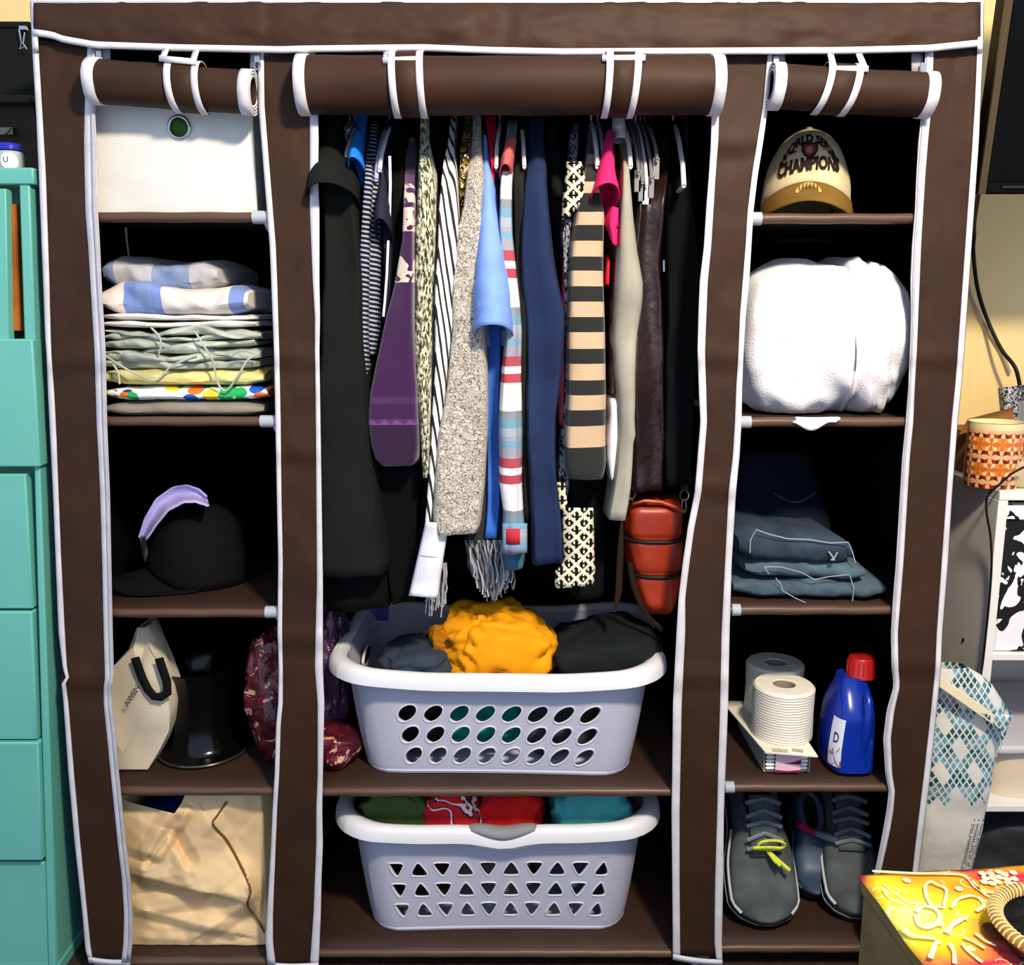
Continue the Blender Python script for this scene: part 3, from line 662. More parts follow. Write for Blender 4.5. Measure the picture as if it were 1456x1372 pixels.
# ------------------------------------------------------------------ right column
z1 = SHZ['R1']
CREAM = M('cream_twill', (206, 188, 146), .85, .35, 500, .05, 14)
OCH = M('ochre_twill', (118, 88, 36), .8, .35, 500, .1, 14)
th, cr, br, S, T, BR = cap('baseball_cap', 'cream and ochre baseball cap with championship lettering on the top right shelf', (X(1146, 290, .14), .145, z1), .077, .09, .155, math.radians(-15), CREAM, OCH, .056, 5., .05, 0, drop=.034)
INK = M('cap_lettering', (38, 20, 18), .8, var=0)
def onc(x, zz, ex=.0024):
    a_ = .077; rho = max(.05, 1 - (clamp(zz / .155) ** 2.5)) ** .5
    return T @ S(x / (a_ * rho), zz, ex)
text_mb('WORLD SERIES', .0185, lambda x, y: onc(x * .80, .124 + y * 1.15 - 12. * x * x), .05).build('arched_lettering', INK, cr)
text_mb('CHAMPIONS', .023, lambda x, y: onc(x * .8, .077 + y * 1.3 - 1.5 * x * x + x * .06, .0024), .05).build('straight_lettering', INK, cr)
sh = [(-.0135, .0145), (.0135, .0145), (.0135, -.002), (.009, -.0105), (0, -.0155), (-.009, -.0105), (-.0135, -.002)]
def poly(pts, k, cx, cz, ex):
    mb = MB(); P = [onc(cx + x * k, cz + y * k, ex) for x, y in pts]; ctr = onc(cx, cz, ex + .0006)
    return mb.add([ctr] + P, [(0, i + 1, (i + 1) % len(P) + 1) for i in range(len(P))])
poly(sh, .92, 0, .110, .0034).build('shield_border', INK, cr)
poly(sh, .7, 0, .110, .0044).build('shield', M('maroon_thread', (120, 52, 54), .8), cr)
poly([(-.006, .006), (0, .009), (.006, .006), (.004, -.002), (.006, -.006), (-.002, -.008), (-.007, -.004)], .8, 0, .110, .0054).build('shield_emblem', M('pale_thread', (170, 110, 104), .8), cr)
poly([(-.004, -.003), (-.001, .002), (.006, .002), (.008, .0), (.002, -.001), (0, -.003)], 1, -.027, .108, .0034).build('side_emblem', INK, cr)
text_mb('2006', .0085, lambda x, y: onc(x + .0275, .109 + y)).build('year_lettering', M('gold_thread', (170, 160, 110), .8), cr)
mb = MB(); mb.add([BR(.5 + .1 * math.cos(a), .62 - .5 * math.sin(a), .0035) for a in frange(0, math.pi, 16)] , [tuple(range(16))]); mb.build('brim_emblem', M('light_gold', (186, 158, 84), .8), br)
mb = MB()
for s in frange(.43, .57, 6): mb.tube([BR(s, .5, .0042), BR(s, .22, .0042)], .0011, 5)
mb.build('brim_stitching', OCH, br)
mb = MB().lathe([(0, 0), (.011, 0), (.012, .02), (.01, .03), (.009, .036), (0, .036)], (X(1206, 290, .14), .2, z1), 18)
mb.single('clear_bottle', 'little clear bottle half hidden behind the lettered cap', 'bottle', M('smoky_plastic', (120, 120, 124), .2, var=0, alpha=.7))

# white terry robe, rolled
g = G('white_terry', .95, .1, sheen=.3); g.col((226, 225, 228)); g.bump(g.noise(330, detail=3), .5, .003); TERRY = g.m
z2 = SHZ['R2']
rb = thing('bath_robe', 'bulky rolled white terry bathrobe on the second right shelf', 'robe', (X(1176, 590, .15), .2, z2))
xa, xb = X(1054, 590, .05), X(1296, 590, .05); H = Zt(368, .1) - z2
rings = []
for t in frange(0, 1, 70):
    x = lerp(xa, xb, t); r = []
    e = (1 - abs(2 * t - 1) ** 8) ** .5 * .97 + .03
    for j in range(72):
        a = 2 * math.pi * j / 72; ca, sa = math.cos(a), math.sin(a)
        hz = H / 2 * (.9 + .1 * smooth(t * 2.6)) * e; hy = .165 * (.75 + .25 * e)
        y = .195 + hy * math.copysign(abs(ca) ** .6, ca); z = z2 + H / 2 * .97 + hz * math.copysign(abs(sa) ** .62, sa)
        d = .011 * fnz(x * 9, y * 9, z * 9, 51, 3) + .016 * (ridge(x * 7 + z * 2, y * 7, z * 7, 53, 2) - .55) * (1 + 1.2 * smooth((z2 + .12 - z) * 12))
        for c_, wd, dp in ((.655, .012, .014), (.72, .02, -.008), (.79, .01, .007), (.87, .012, .010)):
            d -= dp * math.exp(-((t + .05 * math.sin(a) * .6 - c_) / wd) ** 2)
        y += ca * d; z = max(z2 + .001, z + sa * d)
        r.append(Vector((x, y, z)))
    rings.append(r)
MB().loft(rings, True, True).build('rolled_body', TERRY, rb, sharp=0)
wrap = []
for i, r in enumerate(rings[44:68]):
    cxr = sum(r, Vector()) / len(r); k_ = 1.045 + .02 * math.exp(-(i / 2.) ** 2)
    wrap.append([Vector((p.x - .010 * math.sin((p.z - z2) * 9), cxr.y + (p.y - cxr.y) * k_, max(z2 + .0012, cxr.z + (p.z - cxr.z) * (k_ - .01)))) for p in r])
MB().loft(wrap, True, True).build('outer_wrap', TERRY, rb, sharp=0)
mb = MB().grid([[at(lerp(1130, 1192, s) + 3 * math.sin(t * 5), lerp(594, 600 + 12 * math.sin(math.pi * clamp(s * 1.2)) ** 1.5, t), .002 - .006 * math.sin(t * 2)) for s in frange(0, 1, 14)] for t in frange(0, 1, 6)])
mb.build('trailing_hem', TERRY, rb, solid=.004, sharp=0)

# folded navy shirt and jeans
z3 = SHZ['R3']
NAVY = M('dark_navy_cotton', (16, 22, 36), .9, .3, 300, .2, 8)
nv = thing('navy_shirt', 'very dark navy shirt piled behind the folded jeans', 'shirt', (X(1120, 850, .28), .29, z3))
mb = MB(); xs0, xs1 = X(1046, 700, .2), X(1205, 700, .2)
rings = []
for t in frange(0, 1, 30):
    zz = lerp(z3 + .001, Zt(652, .22), t); w_ = 1 - .35 * t ** 2.2
    r = []
    for j in range(40):
        a = 2 * math.pi * j / 40; ca, sa = math.cos(a), math.sin(a)
        x = lerp(xs0, xs1, .5) - .012 * t + (xs1 - xs0) / 2 * w_ * math.copysign(abs(ca) ** .5, ca); y = .295 + .105 * (1 - .45 * t * t) * math.copysign(abs(sa) ** .5, sa) + .03 * t
        x += .005 * nz(x * 20, y * 20, zz * 14, 7); y += .006 * nz(x * 16, zz * 22, y * 9, 8)
        r.append(Vector((x, y, zz)))
    rings.append(r)
mb.loft(rings).build('folded_body', NAVY, nv, sharp=0)
MB().tube([at(1100 + 60 * s, 700 + 14 * math.sin(math.pi * s), .205) for s in frange(0, 1, 14)], .002, 6).build('neck_seam', M('faded_navy', (44, 54, 74), .9), nv)
def denim(name, c):
    g = G(name, .85, .2); v_ = g.noise(10, detail=4, dist=.6); g.col(g.ramp(v_, [(.25, tuple(int(k * .55) for k in c)), (.75, c)], False)); g.bump(g.noise(500), .3, .001); return g.m
JD, JL = denim('dark_denim', (62, 78, 98)), denim('washed_denim', (88, 112, 124))
STI_ = M('pale_stitch', (150, 158, 158), .8, var=0)
yf = .045
jb = thing('folded_jeans', 'washed blue folded jeans lying on the third right shelf', 'jeans', (X(1150, 860, yf), .2, z3), 'folded jeans')
mb = MB(); zb = z3; zm = Zt(826, yf); ztp = Zt(797, yf + .01)
slab(mb, X(1045, 850, yf), X(1262, 850, yf), zb + .0005, zm, yf, .36, 71, .006, fr=12)
slab(mb, X(1062, 830, yf), X(1232, 830, yf), zm - .001, ztp, yf + .008, .35, 73, .005, fr=12, tilt=-.008)
mb.build('folded_legs', JL, jb)
for pts in (((1087, 806), (1093, 816)), ((1087, 806), (1110, 806), (1140, 814), (1158, 824), (1178, 820), (1207, 817)), ((1103, 822), (1110, 830), (1113, 840), (1130, 850), (1148, 858)), ((1208, 817), (1214, 836), (1212, 855))):
    MB().tube([at(a, b, yf - .005) for a, b in pts], .0009, 6).build('seam_stitching', STI_, jb)
jt = thing('folded_jeans', 'dark blue folded jeans with a small pale emblem on top of the washed pair', 'jeans', (X(1140, 800, yf), .2, ztp), 'folded jeans')
mb = MB(); slab(mb, X(1052, 780, yf), X(1215, 780, yf), ztp - .004, Zt(762, yf), yf - .002, .34, 75, .005, fr=10, tilt=-.014)
mb.build('folded_legs', JD, jt)
MB().tube([at(a, b, yf - .006) for a, b in ((1066, 786), (1067, 768), (1075, 753), (1095, 760), (1120, 766), (1150, 767), (1180, 772), (1206, 771), (1212, 785), (1216, 800))], .0011, 6).build('waist_seam', STI_, jt)
em = MB()
for pts in (((1178, 784), (1184, 792), (1184, 796)), ((1191, 785), (1187, 792), (1184, 796)), ((1180, 786), (1186, 794)), ((1181, 796), (1187, 796))):
    em.tube([at(a, b, yf - .0075) for a, b in pts], .0013, 6)
em.build('pale_emblem', STI_, jt)

# toilet rolls on a pack of cotton swabs
z4 = SHZ['R4']
yb = .05; xw0, xw1 = X(1086, 1100, yb), X(1152, 1100, yb); zl = z4 + .052
sw = thing('cotton_swab_box', 'flat box of cotton swabs with a pink label under the toilet rolls', 'box', ((xw0 + xw1) / 2, yb + .1, z4))
CLR = M('cloudy_plastic', (176, 174, 170), .3, var=.05, alpha=.55)
mb = MB(); mb.box(xw0, yb + .006, z4 + .001, xw1, yb + .2, z4 + .003); mb.box(xw0, yb + .004, z4 + .001, xw0 + .002, yb + .2, zl - .004); mb.box(xw1 - .002, yb + .004, z4 + .001, xw1, yb + .2, zl - .004); mb.box(xw0, yb + .198, z4 + .001, xw1, yb + .2, zl - .004)
mb.build('tray', CLR, sw)
CARD = M('white_card', (226, 220, 200), .7, .1, 300, .05, 10)
mb = MB(); lid = [onz(1062, 1045, zl), onz(1088, 1068, zl), onz(1163, 1074, zl - .0), onz(1150, 1050, zl)]
mb.hexa([Vector((p.x, p.y, zl - .004)) for p in (lid[1], lid[2], lid[3] + Vector((-.002, .17, 0)), lid[0] + Vector((-.012, .16, 0)))] + [Vector((p.x, p.y, zl - .0012)) for p in (lid[1], lid[2], lid[3] + Vector((-.002, .17, 0)), lid[0] + Vector((-.012, .16, 0)))])
mb.build('card_lid', CARD, sw)
mb = MB()
for a, b in ((1098, 1120), (1126, 1142)):
    q = [onz(a, 1063, zl), onz(b, 1065, zl), onz(b, 1069.5, zl), onz(a, 1067.5, zl)]; mb.add([p + Vector((0, 0, -.0007)) for p in q], [(0, 1, 2, 3)])
mb.build('lid_print', M('grey_print', (170, 166, 150), .7, var=.3, vsz=300), sw)
SWM = M('cotton', (232, 230, 228), .95, .3, 500, .03)
for r_ in range(6):
    zz = z4 + .008 + r_ * .0072; dx = .0015 * nz(r_ * 2.7, 0, 0)
    MB().tube([Vector((xw0 + .004 + dx, yb + .006, zz)), Vector((xw0 + .007 + dx, yb + .006, zz)), Vector((xw0 + .018 + dx, yb + .006, zz)), Vector((xw0 + .021, yb + .006, zz)), Vector((xw1 - .021, yb + .006, zz)), Vector((xw1 - .018 + dx, yb + .006, zz)), Vector((xw1 - .007 + dx, yb + .006, zz)), Vector((xw1 - .004 + dx, yb + .006, zz))], [.0012, .0031, .0031, .0014, .0014, .0031, .0031, .0012], 8).build('swab', SWM, sw)
PINK, WINE = M('pink_label', (226, 190, 200), .6, var=.04), M('wine_label', (140, 30, 62), .6, var=.05)
xm0, xm1 = lerp(xw0, xw1, .24), lerp(xw0, xw1, .78)
MB().box(xm0, yb - .001, z4 + .003, xm1, yb + .001, zl - .005).build('label_sleeve', PINK, sw)
mb = MB(); Yl = yb - .0022
hh = zl - .005 - z4 - .003
def lb(u_, v_): return Vector((lerp(xm0, xm1, u_), Yl, z4 + .003 + hh * v_))
mb.add([lb(.35, .40), lb(1, .36), lb(1, .58), lb(.7, .48)], [(0, 1, 2, 3)]); mb.add([lb(0, 0), lb(1, 0), lb(1, .12), lb(.5, .07), lb(0, .12)], [(0, 1, 2, 3, 4)]); mb.add([lb(.55, 1), lb(1, 1), lb(1, .84), lb(.8, .93)], [(0, 3, 2, 1)])
mb.build('label_stripe', WINE, sw)
TP = G('tissue_paper', .95, .1); TP.col((228, 222, 206)); wv = TP.n('ShaderNodeTexWave', wave_type='BANDS', bands_direction='Z'); wv.inputs['Scale'].default_value = 62; wv.inputs['Distortion'].default_value = 2.5; wv.inputs['Detail'].default_value = 2; TP.lk(TP.co(), wv.inputs[0]); TP.bump(wv.outputs['Fac'], .45, .002); TP = TP.m
def tproll(label, px, Yc, rad, h):
    c = Vector((X(px, 1040, Yc), Yc, zl - .001)); t = thing('toilet_roll', label, 'toilet paper', c, 'toilet rolls on the right shelf')
    MB().lathe([(.021, 0), (rad, 0), (rad + .001, .004), (rad, h * .5), (rad + .001, h - .004), (rad - .003, h), (.022, h), (.0205, h - .002), (.0205, .002), (.021, 0)], c, 48).build('paper', TP, t)
    MB().lathe([(.0208, .001), (.0208, h - .002), (.0195, h - .002), (.0195, .001)], c, 32).build('core', M('card_core', (150, 140, 122), .9), t)
    return t
tproll('front toilet roll with a ribbed side above the swab box', 1111, .112, .056, .1)
tproll('second toilet roll half hidden behind the front one', 1097, .222, .056, .1)

# detergent bottle
BLU = M('blue_plastic', (10, 44, 150), .25, var=.04, spec=.4)
RED = M('red_plastic', (176, 26, 22), .35, var=.04, spec=.5)
yc = .095
rows = [(960, 1204, 1240), (970, 1201, 1243), (985, 1196, 1246), (1005, 1190, 1247), (1030, 1185, 1247), (1060, 1180, 1246), (1085, 1178, 1245), (1100, 1180, 1243)]
dz0 = z4 + .001; dt = Zt(958, yc)
db = thing('detergent_bottle', 'blue plastic detergent bottle with a red screw cap on the fourth right shelf', 'bottle', (X(1212, 1090, yc), yc, dz0))
rings = []
for t in frange(0, 1, 30):
    z = lerp(dz0, dt, t); pyv = 1100 - 140 * t; a, b = interp(rows, pyv)
    xa, xb = X(a, pyv, yc - .04), X(b, pyv, yc - .04); hw, cx_ = (xb - xa) / 2, (xa + xb) / 2
    e = min(1, .84 + t * 8) * (1 - .0 * t); hy = .06 * (1 if t < .6 else lerp(1, .42, smooth((t - .6) / .4))); r = []
    for j in range(44):
        an = 2 * math.pi * j / 44; ca, sa = math.cos(an), math.sin(an)
        x = cx_ + hw * e * math.copysign(abs(ca) ** .6, ca); y = yc + hy * e * math.copysign(abs(sa) ** .6, sa)
        if sa < 0 and ca > .05: y += .022 * math.exp(-((ca - .42) / .2) ** 2) * math.exp(-((t - .55) / .26) ** 2)      # recess behind the grip
        r.append(Vector((x, y, z)))
    rings.append(r)
MB().loft(rings).build('bottle_body', BLU, db, sharp=50)
MB().tube([at(a, b, yc - .056 + d_) for a, b, d_ in ((1232, 984, .02), (1235, 996, .006), (1235, 1012, .0), (1233, 1035, -.002), (1228, 1060, .0), (1224, 1078, .008))], [.006, .008, .009, .009, .008, .005], 12).build('handle', BLU, db)
ck = Vector((X(1224, 950, yc), yc, dt - .004))
mb = MB().lathe([(.024, 0), (.0265, .001), (.0265, .006), (.025, .008), (.0235, .035), (.021, .039), (0, .0395)], ck, 36)
for k in range(18):
    a = k * math.pi / 9; mb.tube([ck + Vector((.0252 * math.cos(a), .0252 * math.sin(a), .009)), ck + Vector((.0236 * math.cos(a), .0236 * math.sin(a), .033))], .0012, 5)
mb.build('cap', RED, db)
g = G('bottle_label', .4, .4); o = g.sep(g.co()); g.col(g.mix(g.gt(g.noise(22, detail=2, dist=1), .62), (214, 220, 228), (120, 132, 150))); LBL = g.m
def lbl(u_, v_, ex=.0012):
    t = lerp(.09, .62, v_); z = lerp(dz0, dt, t); pyv = 1100 - 140 * t; a, b = interp(rows, pyv); xa, xb = X(a, pyv, yc - .04), X(b, pyv, yc - .04); hw, cx_ = (xb - xa) / 2, (xa + xb) / 2
    an = math.radians(lerp(200, 243, u_)); ca, sa = math.cos(an), math.sin(an)
    return Vector((cx_ + (hw + ex) * math.copysign(abs(ca) ** .6, ca), yc + (.06 + ex) * math.copysign(abs(sa) ** .6, sa), z))
uvgrid_mesh(lambda s, t: lbl(s, t), 10, 12).build('label', LBL, db, sharp=0)
text_mb('D', .5, lambda x, y: lbl(.5 + x * 1.2, .5 + y * .6, .002)).build('label_letter', M('navy_ink', (20, 34, 80), .5, var=0), db)
mb = MB(); mb.add([lbl(.3, .0, .002), lbl(1, .0, .002), lbl(1, .14, .002), lbl(.6, .1, .002)], [(0, 1, 2, 3)]); mb.add([lbl(.1, .28, .002), lbl(.9, .42, .002), lbl(.8, .34, .002), lbl(.3, .22, .002)], [(0, 1, 2, 3)]); mb.build('label_flash', M('orange_ink', (206, 70, 34), .5, var=.1), db)

# shoes on the bottom right shelf
z5 = SHZ['R5']
def shoe(name, label, px, pyt, Lx, W, Hh, yaw, up, sole, stripe, laces, group=None, bow=None, tongue=None, pitch=0, dy=0):
    toe = onz(px, pyt, z5); t = thing(name, label, 'shoe', (toe.x, toe.y, z5), group)
    T = Matrix.Translation(Vector((toe.x, toe.y + dy, z5 + .001))) @ Matrix.Rotation(yaw, 4, 'Z') @ Matrix.Rotation(pitch, 4, 'X')
    def wd(u_): return W / 2 * (.62 + .38 * smooth(u_ * 7)) * (1 - .18 * smooth((u_ - .35) * 3)) * (1 - .5 * smooth((u_ - .9) * 10)) * (1 + .06 * math.sin(u_ * 6))
    def ht(u_): return lerp(.04, .062, smooth(u_ * 5)) + (Hh - .062) * smooth((u_ - .18) * 2.6)
    def sect(u_, e, z0, z1, k, m=32):
        r = []; y = Lx * u_
        for j in range(m):
            a = 2 * math.pi * j / m; ca, sa = math.cos(a), math.sin(a)
            r.append(T @ Vector((wd(u_) * e * math.copysign(abs(ca) ** k, ca), y, (z0 + z1) / 2 + (z1 - z0) / 2 * math.copysign(abs(sa) ** k, sa))))
        return r
    us = [.0, .006, .02, .045] + frange(.08, .94, 26) + [.97, .99, 1.0]
    def ee(u_): return min(1, (max(u_, 0.0) / .05 + .12)) ** .5 if u_ < .05 else (min(1, (1 - u_) / .05 + .2) ** .5 if u_ > .95 else 1)
    so = MB().loft([sect(u_, 1.04 * ee(u_), 0, .026, .35) for u_ in us], flip=True).build('sole', sole, t, sharp=60)
    mid = MB().loft([sect(u_, 1.055 * ee(u_), .012, .019, .3) for u_ in us], flip=True).build('sole_stripe', stripe, so, sharp=60)
    rings = []
    for u_ in us:
        if u_ < .72:
            r = sect(u_, .96 * ee(u_), .018, ht(u_), .72)
        else:
            r = sect(u_, .96 * ee(u_), .018, ht(u_), .72)
        rings.append(r)
    upo = MB().loft(rings, flip=True).build('upper', up, t, sharp=0)
    # padded ankle opening
    hc = [T @ Vector((wd(.74) * .7 * math.cos(a), Lx * (.74 + .2 * math.sin(a)), ht(.74) * .97 + .004)) for a in frange(0, 2 * math.pi, 28)]
    MB().tube(hc, .007, 8).build('collar', up, upo)
    MB().add([p + Vector((0, 0, .003)) for p in hc[:-1]], [tuple(range(27))]).build('insole_opening', BLK, upo)
    # toe cap seam, side panel stripes
    for s in (-1, 1):
        MB().tube([T @ Vector((s * wd(u_) * 1.0 * ee(u_) * .97, Lx * u_, .022 + ht(u_) * .3)) for u_ in frange(.06, .6, 14)], .004, 6, flat=.6).build('side_overlay', stripe, upo)
    if tongue:
        rows = [[T @ Vector((x, Lx * lerp(.38, .74, v_), ht(lerp(.38, .74, v_)) + .006 + .035 * v_ ** 2 - 5 * x * x)) for x in frange(-.026, .026, 6)] for v_ in frange(0, 1, 12)]
        MB().grid(rows).build('tongue', up, upo, solid=.006, sharp=0)
        for q in range(5):
            v_ = .15 + q * .19; u_ = lerp(.38, .74, v_)
            MB().tube([T @ Vector((x, Lx * u_ - abs(x) * .35 * (1 if q % 2 else .6), ht(u_) + .014 + .034 * v_ ** 2 - 5 * x * x)) for x in frange(-.034, .034, 9)], .0045, 6, flat=.5).build('lace', laces, upo)
    if bow:
        b0 = T @ Vector((.004, Lx * .40, ht(.40) + .016))
        m = MB()
        for s in (-1, 1):
            m.tube([b0 + Vector((s * .026 * math.sin(a) + s * .004, -.008 + .004 * math.cos(a), .006 + .012 * (1 - math.cos(a)) * (1 if s > 0 else .4))) for a in frange(0, 2 * math.pi, 18)], .0028, 6)
        for k in range(5): m.tube([b0, b0 + Vector((.012 + .006 * k, -.02 - .006 * math.sin(k * 2), -.012 - .003 * k))], .004, 6)
        m.build('lace_bow', bow, t)
    return t
GS = M('grey_suede', (80, 87, 87), .85, .4, 300, .18, 20); WS = M('pale_sole', (196, 198, 198), .6, var=.06); DS = M('dark_rubber', (34, 36, 38), .7, var=.1)
LG = M('grey_lace', (120, 128, 136), .85, .3, 400); NEON = M('neon_lace', (206, 220, 70), .7, .3, 400, .1, 60)
shoe('sneaker', 'grey suede sneaker with a neon yellow bow on the bottom right shelf', 1096, 1342, .28, .125, .1, math.radians(-2), GS, DS, WS, LG, 'pair of grey sneakers', NEON, True, math.radians(40), .045)
shoe('sneaker', 'grey suede sneaker without a bow beside the box with the bright cover', 1224, 1326, .27, .105, .09, math.radians(-6), GS, DS, WS, LG, 'pair of grey sneakers', None, True, math.radians(30), .03)
NB = M('slate_blue_leather', (62, 78, 104), .45, var=.12, spec=.5)
sp = shoe('slip_on_shoe', 'slate blue slip-on shoe with a red edge between the grey sneakers', 1163, 1292, .2, .075, .08, math.radians(-3), NB, DS, NB, LG, pitch=math.radians(42), dy=.03)
rp = MB().tube([at(a, b, .15) for a, b in ((1135, 1172), (1145, 1178), (1160, 1184))], .007, 8); rp.build('red_edge', M('red_lining', (168, 24, 60), .6), sp, label='red lining edge')
MB().tube([at(a, b, .14) for a, b in ((1158, 1184), (1172, 1188), (1188, 1194), (1192, 1198))], [.006, .009, .009, .004], 10).build('heel_tab', M('blue_tab', (92, 104, 122), .5), sp)
# ------------------------------------------------------------------ hangers on the rod
def hanger_mb(x, r=.0035, drop=.105, half=.165, hook=True, clip=False, tilt=0):
    mb = MB(); zn = RODZ - .045
    pts = [Vector((x, RODY + .011 * math.sin(a), RODZ + .002 + .011 * math.cos(a))) for a in frange(-2.2, 1.5, 10)]
    pts += [Vector((x, RODY + .006, RODZ - .015)), Vector((x, RODY, RODZ - .03)), Vector((x, RODY, zn))]
    if hook: mb.tube(pts, .0018, 6)
    if clip: return mb, zn
    fr = [Vector((x + tilt, RODY - half, zn - drop)), Vector((x + tilt * .8, RODY - half * .86, zn - drop * .72)), Vector((x + tilt * .5, RODY - half * .5, zn - drop * .32)), Vector((x, RODY - .02, zn - .004)), Vector((x, RODY + .02, zn - .004)), Vector((x, RODY + half * .5, zn - drop * .32)), Vector((x, RODY + half * .86, zn - drop * .72)), Vector((x, RODY + half, zn - drop))]
    mb.tube(fr, r, 8)
    mb.tube([fr[0], Vector((x + tilt, RODY, zn - drop - .006)), fr[-1]], r * .8, 8)
    return mb, zn
HW, HG = M('white_hanger', (222, 222, 226), .4, var=.02, spec=.5), M('grey_hanger', (120, 118, 116), .35, var=.05, spec=.5)
HL, HB = M('lilac_hanger', (176, 166, 206), .4, var=.03, spec=.5), M('black_hanger', (20, 20, 22), .4, var=0)
def hx(px, py=205): return X(px, py, .06)
def bare(px, mat, label, tilt=0, drop=.105, r=.0038, half=.165, group='bare hangers on the rod'):
    mb, _ = hanger_mb(hx(px), r, drop, half, tilt=tilt); return mb.single('clothes_hanger', label, 'hanger', mat, group)
bare(476, HW, 'leftmost white plastic hanger beside the black coat', -.004, .125)
bare(484, HW, 'second white plastic hanger right of the black coat', -.004, .108)
bare(493, HW, 'third white plastic hanger, next to the bright blue shirt', -.003, .1)
bare(538, HL, 'lilac plastic hanger right of the finely striped navy top', -.004, .12, .004)
bare(545, HW, 'white plastic hanger between the lilac hanger and the navy tee', -.006, .105)
bare(709, HW, 'white plastic hanger between the crimson top and the madras shirt', -.004, .1, .0035)
bare(742, HW, 'white plastic hanger resting against the navy long-sleeved shirt', .004, .1, .0035)
bare(851, HW, 'white plastic hanger between the striped sweater and the pink top', -.002, .1, .004)
bare(861, HL, 'pale hanger just left of the hot pink top', -.002, .11)
bare(899, HW, 'white plastic hanger just right of the sage cardigan', -.003, .1, .004)
for i, (px, mt, dr) in enumerate(((908, HG, .11), (914, HG, .125), (920, HW, .13), (927, HG, .12), (934, HG, .09))):
    mb, zn = hanger_mb(hx(px), .003, dr, .165)
    y = RODY - .15
    for yy in (y, RODY + .15):
        mb.box(hx(px) - .005, yy - .006, zn - dr - .028, hx(px) + .005, yy + .006, zn - dr + .006)
    mb.single('clip_hanger', ['grey clip hanger at the left of the empty bunch', 'second grey clip hanger of the empty bunch', 'white clip hanger in the middle of the empty bunch', 'grey clip hanger right of the white clip hanger', 'rightmost and shortest grey clip hanger of the empty bunch'][i], 'hanger', mt, 'empty clip hangers')
bare(978, HW, 'long white plastic hanger at the right end of the rod', -.006, .13, .0042)

# ------------------------------------------------------------------ garments
def gloft(rows, yf0=.035, yb0=.39, seed=0, wr=.004, n=46, m=40, top=95, fr=1.0, k=.25, ytop=.03, fold=3, lean=0):
    py0, py1 = rows[0][0], rows[-1][0]; rings, uv = [], []
    for i, py in enumerate(frange(py0, py1, n)):
        a, b = interp(rows, py); s = clamp((py - py0) / top) ** .75
        yf = lerp(RODY - ytop, yf0, s) + lean * (py - py0) / 500.; yb = lerp(RODY + ytop, yb0, s)
        pl, pr = at(a, py, yf), at(b, py, yf); cx_, hw, z = (pl.x + pr.x) / 2, max(.0015, (pr.x - pl.x) / 2), pl.z
        cy_, hy = (yf + yb) / 2, (yb - yf) / 2; r, ru = [], []
        for j in range(m):
            t = 2 * math.pi * j / m; ca, sa = math.cos(t), math.sin(t)
            x = cx_ + hw * math.copysign(abs(ca) ** k, ca); y = cy_ + hy * math.copysign(abs(sa) ** k, sa)
            f = clamp(hw / .02)
            wv = wr * f * (math.sin((x - cx_) / max(hw, .004) * fold + seed + z * 5) * .8 + fnz(x * 26 * fr, y * 8, z * 5 * fr, seed, 3))
            if sa < 0: y += wv * 2.2
            x += (wr * .9 * f * fnz(y * 10, z * 6 * fr, seed, seed + 2, 2)) * (1 - abs(ca) ** 6 * .3)
            zz = z
            if i == n - 1: zz = z + .004 * nz(x * 40, y * 14, seed)
            r.append(Vector((x, y, zz))); ru.append((x + (y - cy_) * .35, zz))
        rings.append(r); uv.append(ru)
    return MB().loft(rings, True, True, uv, flip=True)
GRP = 'clothes hanging on the rod'
_hc = [0]
def garment(name, label, cat, rows, mat, part='body', hang=HB, **k):
    p = at((rows[-1][1] + rows[-1][2]) / 2, rows[-1][0], .2)
    t = thing(name, label, cat, (p.x, .2, Zt(rows[-1][0], .04)), GRP)
    gloft(rows, **k).build(part, mat, t, sharp=0)
    return t
def sleeve(t, name, pts, mat, m=28, solid=.0018, cap=True):
    rings, uv = [], []
    for i in range((len(pts) - 1) * 6 + 1):
        q = interp([(j,) + tuple(p) for j, p in enumerate(pts)], i / 6.)
        px, py, Y, rx, ry, tilt = q; c = at(px, py, Y); s_ = sc(py, Y) * rx; r = []; ru = []
        for j in range(m):
            a = 2 * math.pi * j / m; ca, sa = math.cos(a), math.sin(a)
            x = c.x + s_ * ca; y = c.y + ry * sa; z = c.z - tilt * sa
            x += .0015 * nz(x * 60, z * 20, i, 4); y += .003 * nz(x * 50, z * 16, 3, i * .1)
            r.append(Vector((x, y, z))); ru.append((x, z))
        rings.append(r); uv.append(ru)
    return MB().loft(rings, cap, False, uv, flip=True).build(name, mat, t, solid=solid, sharp=0)
def fab(name, c, **k):
    kk = dict(rough=.88, bump=.35, bs=420, var=.1, vsz=14, sheen=0); kk.update(k); return M(name, c, **kk)
def strip_mat(name, per, stops, axis=1, bump=.3, off=0, rough=.88, skew=0):
    g = G(name, rough, .2); u = g.sep(g.co('UV')); v = u[axis]
    if skew: v = g.math('ADD', v, g.math('MULTIPLY', u[1 - axis], skew))
    v = g.math('ADD', v, g.math('MULTIPLY', g.noise(14), .004))
    f = g.math('FRACT', g.math('MULTIPLY', g.math('ADD', v, off), 1. / per)); g.col(g.ramp(f, stops)); g.bump(g.noise(420), bump); return g.m

CHAR = fab('charcoal_wool', (19, 21, 19), bump=.25); BLKG = fab('black_cloth', (5, 5, 6))
